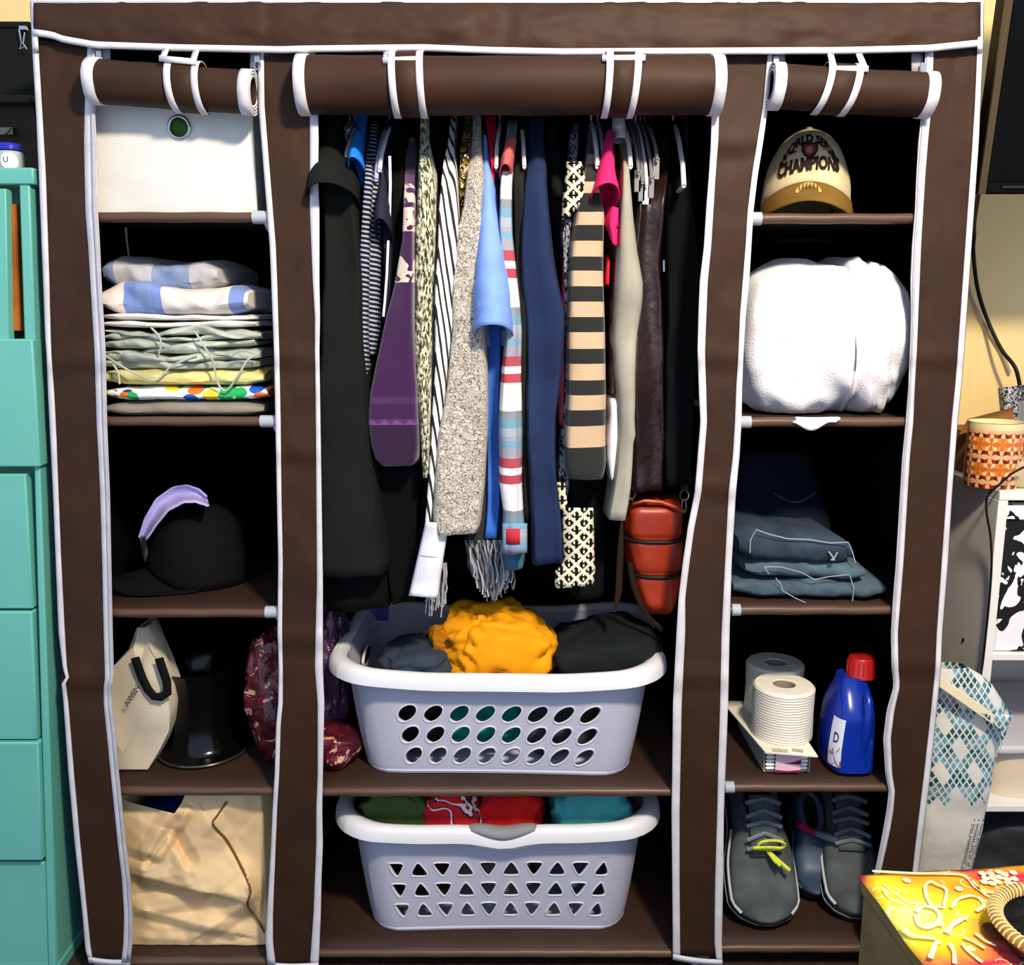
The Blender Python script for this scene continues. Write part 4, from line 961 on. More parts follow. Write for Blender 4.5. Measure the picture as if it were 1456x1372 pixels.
# 1 charcoal coat with a cape sleeve
t = garment('charcoal_coat', 'long charcoal coat with cap sleeve at the left end of the rod', 'coat', [(160, 470, 482), (200, 462, 492), (255, 452, 505), (300, 455, 506), (400, 455, 514), (500, 451, 518), (600, 442, 524), (700, 437, 533), (760, 434, 541), (818, 432, 549)], CHAR, yf0=.012, wr=.005, seed=1, fold=2)
sleeve(t, 'cap_sleeve', [(474, 170, .14, 7, .03, 0), (471, 215, .09, 18, .05, .0), (470, 252, .04, 29, .06, .006), (474, 288, .02, 37, .07, .022)], CHAR)
t = garment('black_skirt', 'black skirt hanging lower behind the charcoal coat', 'skirt', [(200, 485, 500), (400, 480, 525), (600, 460, 540), (800, 456, 550), (868, 458, 552)], BLKG, yf0=.07, wr=.006, seed=2)
# 2 blue shirt
BL = fab('bright_blue_jersey', (30, 122, 214))
t = garment('blue_shirt', 'bright blue short-sleeved shirt near the left end of the rod', 'shirt', [(158, 504, 518), (200, 503, 517), (240, 502, 516), (262, 508, 517), (278, 511, 515)], BL, yf0=.09, seed=3, wr=.003, top=60)
sleeve(t, 'sleeve', [(509, 188, .12, 4, .02, 0), (507, 215, .08, 8, .03, .004), (507, 243, .05, 11, .04, .016)], BL)
# 3 cream and black banded top
CB = strip_mat('cream_black_bands', .062, [(0, (26, 30, 28)), (.5, (206, 198, 176)), (.97, (26, 30, 28))], off=.01)
garment('banded_top', 'cream and black wide-banded top under the bright blue sleeve', 'top', [(255, 500, 508), (300, 498, 511), (350, 501, 512), (430, 506, 516), (470, 508, 515)], CB, yf0=.07, seed=4, top=20, ytop=.06)
# 4 fine striped navy, two layers
FS = strip_mat('fine_navy_stripes', .0078, [(0, (20, 24, 36)), (.6, (160, 166, 178))], skew=.15)
t = garment('striped_shirt', 'navy top with fine white stripes beside the purple sweater', 'top', [(172, 526, 536), (215, 523, 536), (260, 522, 540), (320, 519, 540), (400, 516, 539), (470, 517, 537), (505, 524, 532)], FS, yf0=.05, seed=5, wr=.003)
gloft([(192, 521, 527), (250, 518, 529), (300, 514, 526), (400, 508, 523), (470, 507, 522), (520, 511, 522), (552, 516, 522)], yf0=.03, yb0=.2, seed=6, wr=.002, top=60, m=24).build('front_sleeve', FS, t, sharp=0)
# 5 navy tee with a white edge
NT = fab('ink_jersey', (36, 36, 52))
t = garment('navy_tee', 'inky navy tee with a sleeve left of the purple sweater', 'tee', [(170, 548, 560), (230, 542, 556), (300, 541, 556), (340, 543, 556), (420, 546, 556), (560, 546, 556)], NT, yf0=.06, seed=7)
sleeve(t, 'sleeve', [(549, 230, .12, 5, .03, 0), (546, 290, .06, 9, .04, .002), (545, 332, .04, 11, .045, .02)], NT)
t = garment('black_blouse', 'black blouse with white piped edge against the purple sweater', 'blouse', [(165, 560, 574), (230, 557, 575), (330, 554, 572), (470, 547, 565), (600, 540, 560)], BLKG, yf0=.07, seed=8)
MB().tube([at(a, b, .045) for a, b in ((554, 222), (555, 260), (554, 300), (553, 322))], .0025, 6).build('white_piping', HW, t)
MB().tube([at(a, b, .045) for a, b in ((552, 342), (550, 390), (547, 430), (545, 450))], .0022, 6).build('white_piping', HW, t)
# 6 purple sweater
g = G('purple_knit', .9, .15, sheen=.3); u = g.sep(g.co('UV')); zz = u[1]
def zp(py): return Zt(py, .03)
zmin, zmax = zp(665), zp(200)
v = g.math('MULTIPLY', g.math('SUBTRACT', zz, zmin), 1 / (zmax - zmin))
def vp(py): return clamp((zp(py) - zmin) / (zmax - zmin))
base = g.ramp(v, [(0, (44, 20, 50)), (vp(604), (86, 44, 96)), (vp(597), (58, 26, 68)), (vp(575), (74, 38, 84)), (vp(566), (58, 26, 68)), (vp(262), (86, 44, 92)), (vp(244), (50, 26, 56))])
mot = g.math('MULTIPLY', g.gt(g.noise(46, g.mp(g.co('UV'), (1.2, 1, 1)), 1, .8), .47), g.ramp(v, [(0, (0, 0, 0)), (vp(402), (255, 255, 255)), (vp(365), (0, 0, 0)), (vp(330), (255, 255, 255)), (vp(296), (0, 0, 0)), (vp(288), (255, 255, 255)), (vp(258), (0, 0, 0))]))
zig = g.math('PINGPONG', g.math('MULTIPLY', u[0], 1.0), .011); tri = g.lt(g.math('SUBTRACT', zz, zp(604)), g.math('MULTIPLY', zig, .9))
base = g.mix(g.math('MULTIPLY', g.math('MULTIPLY', tri, g.gt(zz, zp(604))), .8), base, (112, 70, 122))
g.col(g.mix(mot, base, (216, 194, 178))); g.bump(g.noise(300), .5, .003)
t = garment('purple_sweater', 'plum purple knitted sweater with a cream motif and dark cuff', 'sweater', [(195, 577, 590), (250, 573, 591), (340, 571, 589), (400, 559, 589), (450, 546, 589), (520, 530, 591), (560, 522, 594), (600, 519, 595), (635, 523, 595), (655, 530, 593), (664, 541, 589)], g.m, part='sleeve', yf0=.02, yb0=.36, wr=.004, seed=9, fold=2)
# 7 black trousers
garment('black_trousers', 'black trousers hanging down below the purple sweater', 'trousers', [(180, 573, 580), (400, 560, 590), (600, 535, 600), (700, 530, 600), (858, 556, 590)], BLKG, yf0=.09, seed=10)
# 8 marled knit
g = G('marled_knit', .92, .15, sheen=.3); n1 = g.noise(210, g.mp(g.co('UV'), (1.5, .45, 1)), 2, .6)
g.col(g.ramp(n1, [(.42, (34, 38, 26)), (.5, (140, 142, 110)), (.58, (222, 218, 184))], False)); g.bump(n1, .7, .004)
garment('marled_cardigan', 'long olive and cream marled knit cardigan right of the purple sweater', 'cardigan', [(158, 597, 610), (190, 597, 608), (240, 592, 617), (280, 590, 619), (330, 587, 620), (450, 586, 616), (530, 588, 614), (600, 594, 612), (680, 600, 608)], g.m, yf0=.03, seed=11, wr=.004)
# 9 black top behind, 10 pinstripe blouse with cuff
garment('black_shirt', 'black top squeezed between the marled cardigan and the striped shirt', 'top', [(165, 612, 632), (240, 614, 630), (400, 610, 625), (700, 600, 612), (790, 590, 612)], BLKG, yf0=.09, seed=12)
PS = strip_mat('ticking_stripes', .0115, [(0, (232, 230, 226)), (.62, (44, 42, 44))], axis=0, skew=.16)
t = garment('ticking_shirt', 'white and black ticking-striped shirt with a long white cuff', 'shirt', [(165, 641, 650), (200, 637, 646), (235, 629, 650), (300, 622, 652), (400, 619, 651), (460, 618, 646), (520, 618, 638), (600, 613, 630), (700, 606, 618), (752, 603, 612)], PS, part='sleeve', yf0=.03, yb0=.3, seed=13, wr=.004)
WC = fab('white_cotton', (232, 230, 236), bump=.15)
rows = [[at(lerp(lerp(606, 582, v_), lerp(637, 621, v_), u_), lerp(742, 847, v_) + 3 * u_, .028 - .010 * math.sin(math.pi * u_) + .003 * math.sin(v_ * 9)) for u_ in frange(0, 1, 9)] for v_ in frange(0, 1, 18)]
cu = MB().grid(rows).build('cuff', WC, t, solid=.004, sharp=0)
MB().tube([at(lerp(596, 627, s_), 790 + 3 * s_, .023 - .010 * math.sin(math.pi * s_)) for s_ in frange(.03, .95, 10)], .0009, 5).build('cuff_seam', M('seam_grey', (150, 150, 166), .9), cu)
# 11 gold sequins
g = G('gold_sequins', .3, .5, .75); c_ = g.vor(260, g.co(), 'F1', 'Color'); h = g.sep(c_)
g.col(g.ramp(h[0], [(0, (60, 42, 14)), (.4, (160, 122, 50)), (.75, (226, 204, 140)), (.92, (250, 240, 210))])); g.bump(g.vor(260, g.co()), .8, .003)
garment('sequin_top', 'sparkling gold sequin top left of the beige boucle cardigan', 'top', [(165, 661, 672), (205, 654, 668), (250, 652, 669), (300, 653, 668), (330, 655, 664)], g.m, yf0=.06, seed=14, wr=.002, top=50)
# 12 beige boucle
g = G('beige_boucle', .95, .1, sheen=.3); n1 = g.noise(190, g.co(), 3, 1.6); g.col(g.ramp(n1, [(.35, (110, 100, 88)), (.48, (188, 178, 160)), (.62, (228, 220, 204))], False)); g.bump(n1, 1., .006)
t = garment('boucle_cardigan', 'long beige nubby boucle cardigan in the middle of the rod', 'cardigan', [(158, 672, 684), (210, 668, 686), (250, 661, 688), (290, 657, 686), (330, 646, 686), (400, 640, 683), (470, 640, 690), (540, 632, 692), (620, 618, 692), (700, 613, 688), (745, 613, 684), (760, 618, 682)], g.m, yf0=.022, seed=15, wr=.004, n=60)
# 13 light blue shirt
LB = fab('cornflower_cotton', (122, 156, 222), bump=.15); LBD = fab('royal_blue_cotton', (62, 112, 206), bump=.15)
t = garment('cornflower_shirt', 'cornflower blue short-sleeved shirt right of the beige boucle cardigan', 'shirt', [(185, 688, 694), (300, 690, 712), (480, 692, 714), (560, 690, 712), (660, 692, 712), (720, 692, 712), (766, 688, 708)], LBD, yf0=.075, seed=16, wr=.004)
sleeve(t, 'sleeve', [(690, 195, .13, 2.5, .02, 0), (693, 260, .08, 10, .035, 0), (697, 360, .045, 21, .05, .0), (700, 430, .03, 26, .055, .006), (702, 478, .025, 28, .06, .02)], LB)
# 14 crimson top
garment('crimson_top', 'crimson sleeveless top squeezed right of the cornflower shirt', 'top', [(158, 689, 704), (190, 692, 705), (220, 696, 703), (255, 699, 703), (272, 700, 703)], fab('crimson_jersey', (186, 22, 52)), yf0=.06, seed=17, wr=.002, top=70)
garment('slate_blouse', 'slate blue blouse with thin ribbon between crimson top and madras shirt', 'blouse', [(200, 703, 709), (250, 701, 709), (300, 701, 708), (360, 706, 712), (470, 713, 719)], fab('slate_blue', (88, 102, 134)), yf0=.07, seed=18)
# 15 madras plaid shirt
g = G('madras', .88, .15); u = g.sep(g.co('UV')); f = g.math('FRACT', g.math('MULTIPLY', g.math('ADD', u[1], .022), 1 / .173))
cc = g.ramp(f, [(0, (156, 166, 178)), (.08, (112, 150, 170)), (.17, (132, 138, 146)), (.25, (236, 232, 234)), (.52, (176, 70, 80)), (.61, (238, 232, 234)), (.68, (170, 74, 84)), (.78, (150, 150, 160)), (.88, (116, 154, 176)), (.95, (150, 152, 160))])
fx = g.math('FRACT', g.math('MULTIPLY', u[0], 1 / .035)); g.col(g.mix(g.math('MULTIPLY', g.gt(fx, .8), .35), cc, (90, 96, 120))); g.bump(g.noise(300), .3)
MAD = g.m
t = garment('madras_shirt', 'red, white and blue madras plaid shirt in the middle of the rod', 'shirt', [(170, 722, 736), (215, 716, 733), (260, 711, 728), (330, 709, 729), (400, 712, 736), (470, 718, 742), (540, 712, 742), (600, 708, 744), (690, 710, 744), (730, 716, 746), (745, 716, 748), (788, 716, 748)], MAD, part='sleeve', yf0=.022, yb0=.3, seed=19, wr=.004)
g = fab('madras_cuff_red', (186, 44, 60)); rows = [[at(lerp(715, 749, u_), lerp(744, 786, v_), .012 - .008 * math.sin(math.pi * u_)) for u_ in frange(0, 1, 8)] for v_ in frange(0, 1, 6)]
cf = MB().grid(rows).build('cuff', MAD, t, solid=.003, sharp=0)
rows = [[at(lerp(718, 744, u_), lerp(752, 774, v_), .009 - .008 * math.sin(math.pi * u_)) for u_ in frange(0, 1, 6)] for v_ in frange(0, 1, 3)]
MB().grid(rows).build('cuff_band', g, cf, solid=.001, sharp=0)
sleeve(t, 'rolled_collar', [(727, 200, .1, 7, .03, 0), (722, 225, .06, 8, .03, .004), (719, 248, .045, 8, .03, .012)], fab('coral_plaid', (206, 96, 96)))
# 16 teal hem below, 17 dark olive
garment('teal_hem_top', 'dark teal top with a pale hem below the madras cuff', 'top', [(600, 722, 742), (760, 718, 748), (795, 714, 748), (812, 716, 744)], fab('dark_teal', (60, 104, 124)), yf0=.05, yb0=.3, seed=20, top=10, ytop=.1)
garment('olive_jacket', 'very dark olive jacket left of the navy long-sleeved shirt', 'jacket', [(165, 738, 752), (240, 730, 748), (400, 733, 748), (600, 742, 754), (740, 745, 756)], fab('dark_olive', (28, 31, 26)), yf0=.045, seed=21)
# 18 navy long sleeve
t = garment('navy_longsleeve', 'navy blue long-sleeved shirt right of the madras shirt', 'shirt', [(158, 756, 774), (220, 747, 776), (260, 744, 778), (320, 742, 786), (400, 741, 796), (450, 743, 803), (520, 745, 799), (600, 748, 792), (680, 752, 792), (750, 755, 801), (804, 757, 804)], fab('navy_cotton', (31, 44, 76), bump=.25), yf0=.025, seed=22, wr=.006, fold=3)
garment('ink_dress', 'black dress in the dark gap right of the navy shirt', 'dress', [(165, 776, 792), (300, 785, 806), (600, 796, 820), (760, 800, 822)], fab('ink_black', (14, 16, 22)), yf0=.1, seed=23)
garment('wine_top', 'dark wine top glimpsed between the navy shirt and the striped sweater', 'top', [(300, 800, 808), (450, 797, 808), (560, 792, 806), (605, 793, 803)], fab('dark_wine', (66, 14, 40)), yf0=.06, seed=24, top=20, ytop=.1)
# 19 crochet lace dress
g = G('crochet_lace', .9, .15); u = g.sep(g.co('UV')); a_ = g.math('ADD', u[0], u[1]); b_ = g.math('SUBTRACT', u[0], u[1])
fa = g.math('PINGPONG', a_, .0125); fb = g.math('PINGPONG', b_, .0125); sm = g.math('PINGPONG', u[0], .0042); sm2 = g.math('PINGPONG', u[1], .0042)
hole = g.math('MULTIPLY', g.math('MULTIPLY', g.gt(fa, .0034), g.gt(fb, .0034)), g.math('SUBTRACT', 1., g.math('MULTIPLY', g.lt(sm, .0014), g.gt(sm2, .0016))))
g.col(g.mix(hole, (226, 216, 186), (14, 14, 14))); g.bump(hole, .5, -.003); LACE = g.m
g = G('grey_lace_knit', .9, .15); n1 = g.noise(120, g.mp(g.co('UV'), (1, .5, 1)), 3, 2); g.col(g.ramp(n1, [(.45, (18, 18, 20)), (.55, (150, 152, 162))], False)); g.bump(n1, .6, .003); GLACE = g.m
t = garment('lace_dress', 'black dress with cream crochet lace shoulder and lace hem', 'dress', [(176, 812, 824), (240, 808, 822), (330, 798, 812), (360, 800, 814), (500, 803, 815), (690, 792, 812), (720, 793, 806)], GLACE, yf0=.06, seed=25, wr=.003)
rows = [[at(lerp(interp([(230, 806, 822), (268, 802, 838), (288, 800, 818), (312, 799, 803)], py)[0], interp([(230, 806, 826), (262, 804, 834), (271, 802, 841), (290, 800, 828), (312, 799, 806)], py)[1], u_), py, .04 - .014 * math.sin(math.pi * u_)) for u_ in frange(0, 1, 12)] for py in frange(230, 312, 16)]
MB().grid(rows, [[(p.x, p.z) for p in r] for r in rows]).build('lace_shoulder', LACE, t, solid=.002, sharp=0)
LROW = [(722, 800, 843), (760, 799, 844), (796, 802, 845), (806, 790, 846), (822, 789, 845), (836, 791, 842)]
rows = [[at(lerp(interp(LROW, py)[0], interp(LROW, py)[1], u_), py + 5 * (1 - u_) * (1 if py > 800 else 0), .045 - .014 * math.sin(math.pi * u_)) for u_ in frange(0, 1, 12)] for py in frange(722, 832, 22)]
MB().grid(rows, [[(p.x, p.z) for p in r] for r in rows]).build('lace_cuff', LACE, t, solid=.002, sharp=0)
rows = [[at(lerp(792, 803, u_) + (py - 686) * .12, py, .05) for u_ in frange(0, 1, 4)] for py in frange(686, 726, 10)]
MB().grid(rows, [[(p.x, p.z) for p in r] for r in rows]).build('lace_strip', LACE, t, solid=.002, sharp=0)
# 20 black and tan striped sweater
g = G('tan_black_stripes', .9, .15, sheen=.2); u = g.sep(g.co('UV')); z0_, z1_ = Zt(686, .03), Zt(190, .1)
tops = [(0, (36, 37, 35))]
edges = [(636, 606), (584, 562), (541, 519), (496, 474), (452, 430), (408, 386), (365, 343), (321, 302), (276, 258), (228, 208)]
for a, b in edges:
    tops += [(clamp((Zt(a, .03) - z0_) / (z1_ - z0_)), (190, 162, 130)), (clamp((Zt(b, .03) - z0_) / (z1_ - z0_)), (36, 37, 35))]
f = g.math('MULTIPLY', g.math('SUBTRACT', u[1], z0_), 1 / (z1_ - z0_)); g.col(g.ramp(f, tops)); g.bump(g.noise(300), .4, .002)
garment('striped_sweater', 'black and tan broad-striped sweater in the right half of the rod', 'sweater', [(190, 838, 846), (225, 835, 847), (260, 828, 852), (300, 818, 862), (340, 812, 862), (400, 809, 862), (480, 806, 864), (560, 805, 865), (620, 802, 864), (660, 804, 866), (682, 808, 862)], g.m, yf0=.026, seed=26, wr=.0035, top=70, fold=1.5)
garment('black_slacks', 'black slacks hanging below the striped sweater', 'slacks', [(400, 822, 858), (700, 808, 866), (850, 812, 860)], BLKG, yf0=.12, yb0=.36, seed=27, top=10, ytop=.1)
# 21 pink top
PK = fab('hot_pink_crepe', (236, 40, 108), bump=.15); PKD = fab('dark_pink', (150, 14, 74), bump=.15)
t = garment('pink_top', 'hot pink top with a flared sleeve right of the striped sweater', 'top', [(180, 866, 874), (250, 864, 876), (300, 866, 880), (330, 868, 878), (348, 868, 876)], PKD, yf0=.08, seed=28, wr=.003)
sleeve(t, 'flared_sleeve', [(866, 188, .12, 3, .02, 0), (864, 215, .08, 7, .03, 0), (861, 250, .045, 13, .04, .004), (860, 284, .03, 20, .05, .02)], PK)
rows = [[at(lerp(lerp(846, 871, v_), lerp(879, 879, v_), u_), lerp(284, 346, v_) + (12 * u_ if v_ < .5 else 6 * u_), .05 + .02 * math.sin(u_ * 5 + v_ * 3) - .02 * v_) for u_ in frange(0, 1, 10)] for v_ in frange(0, 1, 14)]
MB().grid(rows).build('sleeve_drape', PK, t, solid=.002, sharp=0)
garment('red_shirt', 'bright red top peeking out beside the striped sweater', 'top', [(362, 861, 867), (370, 861, 868), (405, 861, 867)], fab('bright_red', (214, 34, 36)), yf0=.05, yb0=.3, seed=29, top=5, ytop=.1, n=12)
# 22 sage cardigan
SG = fab('sage_jersey', (158, 154, 138), bump=.25)
t = garment('sage_cardigan', 'greyish sage draped cardigan near the right end of the rod', 'cardigan', [(196, 877, 893), (215, 885, 893), (240, 886, 897), (300, 881, 902), (350, 878, 908), (400, 876, 919), (430, 876, 919), (480, 874, 911), (540, 878, 908), (600, 882, 905), (625, 880, 907), (630, 880, 903), (700, 872, 898), (740, 865, 893)], SG, yf0=.025, seed=30, wr=.004, top=50)
sleeve(t, 'shoulder_loop', [(879, 168, .15, 8, .03, 0), (880, 185, .13, 8, .03, 0), (881, 200, .12, 9, .03, 0)], fab('pale_sage', (206, 204, 206)))
garment('white_blouse_corner', 'crumpled white blouse corner poking out left of the sage cardigan', 'blouse', [(560, 868, 880), (620, 864, 882), (650, 862, 878), (672, 866, 874), (684, 869, 872)], WC, yf0=.05, yb0=.25, seed=31, top=8, ytop=.1, wr=.006, n=20)
garment('mauve_blouse', 'dusty mauve blouse strip between the pink top and sage cardigan', 'blouse', [(232, 876, 883), (300, 877, 884), (420, 872, 880), (560, 868, 880)], fab('dusty_mauve', (104, 80, 80)), yf0=.06, seed=32, top=40)
# 23 leather jacket, 24 black coats
LE = M('maroon_leather', (32, 13, 11), .4, .35, 60, .25, 9, spec=.5, bd=.006)
t = garment('leather_jacket', 'dark maroon leather jacket at the right end of the rod', 'jacket', [(190, 938, 952), (240, 922, 950), (290, 908, 948), (400, 902, 945), (520, 896, 946), (620, 900, 948), (700, 900, 945)], LE, yf0=.07, seed=33, wr=.007)
MB().tube([at(944, b, .055) for b in (370, 386)], .002, 6).build('zip_pull', METAL, t)
garment('black_overcoat', 'long black overcoat in the darkness at the far right of the rod', 'coat', [(170, 958, 975), (300, 948, 990), (500, 946, 994), (690, 946, 985)], BLKG, yf0=.1, seed=34, wr=.005)
# fringed scarf over a hanger
FG = fab('grey_fringe', (112, 112, 116)); FW_ = fab('silver_fringe', (176, 176, 180))
t = garment('fringed_scarf', 'dark grey scarf with long silver fringe behind the beige boucle cardigan', 'scarf', [(300, 690, 700), (600, 676, 716), (720, 664, 732), (775, 662, 734)], fab('smoke_knit', (52, 52, 56)), yf0=.09, yb0=.2, seed=35, top=10, ytop=.05)
rnd = random.Random(5)
for mat_, nn in ((FG, 70), (FW_, 46)):
    m = MB()
    for i in range(nn):
        px = rnd.uniform(662, 734); Y = rnd.uniform(.075, .12); L_ = rnd.uniform(60, 92) * (1 - .5 * abs(px - 700) / 70.); dx = rnd.uniform(-5, 5)
        x_, pts = px, []
        for s in frange(0, 1, 7): pts.append(at(px * (1 - s * .25) + 704 * s * .25 + dx * s + 2.5 * math.sin(s * 8 + i), 768 + L_ * s, Y + .006 * math.sin(i + s * 4)))
        m.tube(pts, .0016, 5)
    m.build('fringe', mat_, t, kind='stuff')
m = MB()
for i in range(26):
    px = rnd.uniform(604, 636); pts = [at(px + rnd.uniform(-2, 2) + (636 - px) * .25 * (1 - s), lerp(800, rnd.uniform(846, 878), s), .075 + .01 * math.sin(i)) for s in frange(0, 1, 6)]
    m.tube(pts, .0011, 5)
m.build('side_fringe', FW_, t, kind='stuff')

# ------------------------------------------------------------------ red shoulder bag hung from the rod
RL = M('red_leather', (160, 46, 14), .42, .2, 90, .14, 8, spec=.5); DK = M('dark_brown_leather', (38, 24, 18), .5, .2, 120, .15, 10)
BR_ = M('antique_brass', (190, 176, 140), .3, var=0, metal=1)
hb = thing('shoulder_bag', 'red-orange leather shoulder bag with dark straps hanging at the right', 'handbag', (X(935, 880, .14), .17, Zt(880, .1)))
rows = [(716, 896, 972), (728, 891, 975), (760, 890, 977), (800, 894, 976), (840, 902, 972), (866, 914, 966), (882, 926, 960)]
rings = []
for py in frange(716, 882, 40):
    a, b = interp(rows, py); yf_ = .1; xa, xb, z = X(a, py, yf_), X(b, py, yf_), Zt(py, yf_); r = []
    s = clamp((py - 716) / 12.) ** .5; s2 = clamp((882 - py) / 20.) ** .5
    for j in range(44):
        an = 2 * math.pi * j / 44; ca, sa = math.cos(an), math.sin(an); hy = .06 * (.55 + .45 * s) * (.4 + .6 * s2)
        d = .004 * fnz(ca * 2, sa * 2, z * 10, 9) - .005 * math.exp(-((py - 768) / 3.5) ** 2) - .005 * math.exp(-((py - 818) / 3.5) ** 2)
        r.append(Vector(((xa + xb) / 2 + ((xb - xa) / 2 + d) * math.copysign(abs(ca) ** .6, ca), .16 + (hy + d) * math.copysign(abs(sa) ** .7, sa), z)))
    rings.append(r)
MB().loft(rings, flip=True).build('bag_body', RL, hb, sharp=0)
for py in (768, 818):
    a, b = interp(rows, py); MB().tube([Vector((lerp(X(a, py, .1), X(b, py, .1), s), .16 - .0595 * (max(0, 1 - abs(2 * s - 1) ** 3)) ** .4, Zt(py + 3, .1))) for s in frange(0.02, .98, 20)], .0045, 8).build('zipper', DK, hb, label='dark zipper line')
MB().tube([at(a, b, .1) for a, b in ((899, 716), (915, 712), (940, 714), (962, 722), (972, 728))], .004, 8).build('top_piping', RL, hb)
for (px, py) in ((897, 702), (973, 704)):
    c = at(px, py, .13)
    MB().tube([c + Vector((.008 * math.cos(a), 0, .01 * math.sin(a))) for a in frange(0, 6.2832, 18)], .0016, 6).build('ring', BR_, hb)
    MB().tube([c + Vector((.004 * math.cos(a), 0, -.02 + .013 * math.sin(a))) for a in frange(0, 6.2832, 18)], .0014, 6).build('clasp', BR_, hb)
    zt_ = RODZ + .009; top_ = Vector((c.x - (.01 if px > 930 else -.03), RODY, zt_))
    MB().tube([c + Vector((0, 0, .008)), lerp(c, top_, .5) + Vector((.004, 0, 0)), top_], .007, 8, flat=.25).build('strap', DK, hb)
MB().tube([at(a, b, .085) for a, b in ((884, 742), (882, 790), (880, 840), (874, 870))], [.003, .006, .006, .003], 8, flat=.3).build('strap_tail', DK, hb)
MB().tube([at(a, b, .085) for a, b in ((896, 800), (900, 830), (910, 858), (924, 880), (942, 896))], .0045, 8, flat=.3).build('strap_tail', DK, hb)
# ------------------------------------------------------------------ laundry baskets
BK = G('basket_plastic', .42, .45); BK.col((186, 186, 202)); BK = BK.m
RIMM = G('basket_rim_plastic', .4, .45); RIMM.col((214, 214, 216)); RIMM = RIMM.m
def basket(label, cx, cy, z0, W, D, H, yaw, cols, rows_, hole, gx0, gx1, gv0, gv1, grip, rimf):
    """tapered basket, outer size W x D at the rim; front wall pierced by a lattice of real holes"""
    t = thing('laundry_basket', label, 'basket', (cx, cy, z0), 'laundry baskets in the middle of the wardrobe')
    T = Matrix.Translation(Vector((cx, cy, z0))) @ Matrix.Rotation(yaw, 4, 'Z')
    R0 = .09
    def P(u, v, out=0):                  # u: 0..4 round the walls (0-1 front, left to right), v: 0 bottom .. 1 rim
        k = lerp(.835, .955, v ** .8); w, d = W / 2 * k + out, D / 2 * k + out; r = R0 * (.7 + .3 * v)
        s = int(u) % 4; f = u - int(u)
        fx = [(-w, -d), (w, -d), (w, d), (-w, d)]; a, b = Vector(fx[s] + (0,)), Vector(fx[(s + 1) % 4] + (0,))
        L = (b - a).length; p = a + (b - a) * f
        dist = f * L if f < .5 else (1 - f) * L
        if dist < r:                      # rounded corner
            c = Vector((math.copysign(w - r, p.x), math.copysign(d - r, p.y), 0)); q = p - c
            ang = (1 - dist / r) * math.pi / 4
            n_ = Vector((0, -1, 0)) if s == 0 else Vector((1, 0, 0)) if s == 1 else Vector((0, 1, 0)) if s == 2 else Vector((-1, 0, 0))
            tdir = (b - a).normalized() * (1 if f > .5 else -1)
            p = c + n_ * (r * math.cos(ang)) + tdir * (r * math.sin(ang))
        bow = .006 * math.sin(math.pi * f) if s in (0, 2) else 0
        z = v * H + rimf(p.x / (W / 2), s) * v ** 3
        return T @ Vector((p.x, p.y + (bow if s == 0 else -bow), z))
    fu = lambda i: lerp(gx0, gx1, i / cols)
    us = sorted(set([0, .04, .08] + [fu(i) for i in range(cols + 1)] + [.92, .96, 1] + [k + f for k in (1, 2, 3) for f in (.0, .06, .12, .18, .3, .42, .5, .58, .7, .82, .88, .94)]))
    fv = lambda j: lerp(gv0, gv1, j / rows_)
    vs_ = [0, .05] + [fv(j) for j in range(rows_ + 1)] + [lerp(gv1, 1, .33), lerp(gv1, 1, .66), 1]
    mb = MB(); key = {}; rings = MB()
    def vi(u, v, o):
        p = P(u, v, o); k_ = (round(p.x, 5), round(p.y, 5), round(p.z, 5))
        if k_ not in key: key[k_] = len(mb.v); mb.add([p], [])
        return key[k_]
    n = len(us); TH_ = -.003
    for i in range(n):
        for j in range(len(vs_) - 1):
            k = (i + 1) % n; ua, ub = us[i], us[k] if k else 3.99999
            inb = gx0 - 1e-6 <= ua and ub <= gx1 + 1e-6 and gv0 - 1e-6 <= vs_[j] and vs_[j + 1] <= gv1 + 1e-6
            if not inb:
                for o_ in (0, TH_):
                    q = (vi(ua, vs_[j], o_), vi(ub, vs_[j], o_), vi(ub, vs_[j + 1], o_), vi(ua, vs_[j + 1], o_)); mb.f.append(q if o_ == 0 else q[::-1])
                continue
            ci = round((ua - gx0) / (gx1 - gx0) * cols); cj = round((vs_[j] - gv0) / (gv1 - gv0) * rows_)
            N = 32; loops = []
            hp = [hole(2 * math.pi * q / N, ci, cj) for q in range(N)]
            for o_ in (0, TH_):
                outer = []
                for q in range(N):
                    a = 2 * math.pi * q / N; ca, sa = math.cos(a), math.sin(a); m_ = max(abs(ca), abs(sa))
                    outer.append(vi(lerp(ua, ub, .5 + .5 * ca / m_), lerp(vs_[j], vs_[j + 1], .5 + .5 * sa / m_), o_))
                inner = [vi(lerp(ua, ub, .5 + x), lerp(vs_[j], vs_[j + 1], .5 + y), o_) for x, y in hp]; loops.append(inner)
                for q in range(N):
                    f_ = (outer[q], outer[(q + 1) % N], inner[(q + 1) % N], inner[q]); mb.f.append(f_ if o_ == 0 else f_[::-1])
            for q in range(N): mb.f.append((loops[0][q], loops[0][(q + 1) % N], loops[1][(q + 1) % N], loops[1][q]))
            lip = [P(lerp(ua, ub, .5 + x), lerp(vs_[j], vs_[j + 1], .5 + y), .0006) for x, y in hp]
            rings.tube(lip + lip[:1], .0014, 5, caps=False)
    wall = mb.build('wall', BK, t, sharp=35)
    rings.build('hole_lip_glints', RIMM, wall)  # paler plastic paints in the light caught on the hole edges
    bot = MB(); ring = [P(u, 0) for u in us]; c = sum(ring, Vector()) / len(ring)
    bot.add([Vector((p.x, p.y, z0 + .0015)) for p in ring], [tuple(range(len(ring)))]); bot.build('floor', BK, t, solid=.003, soff=-1)
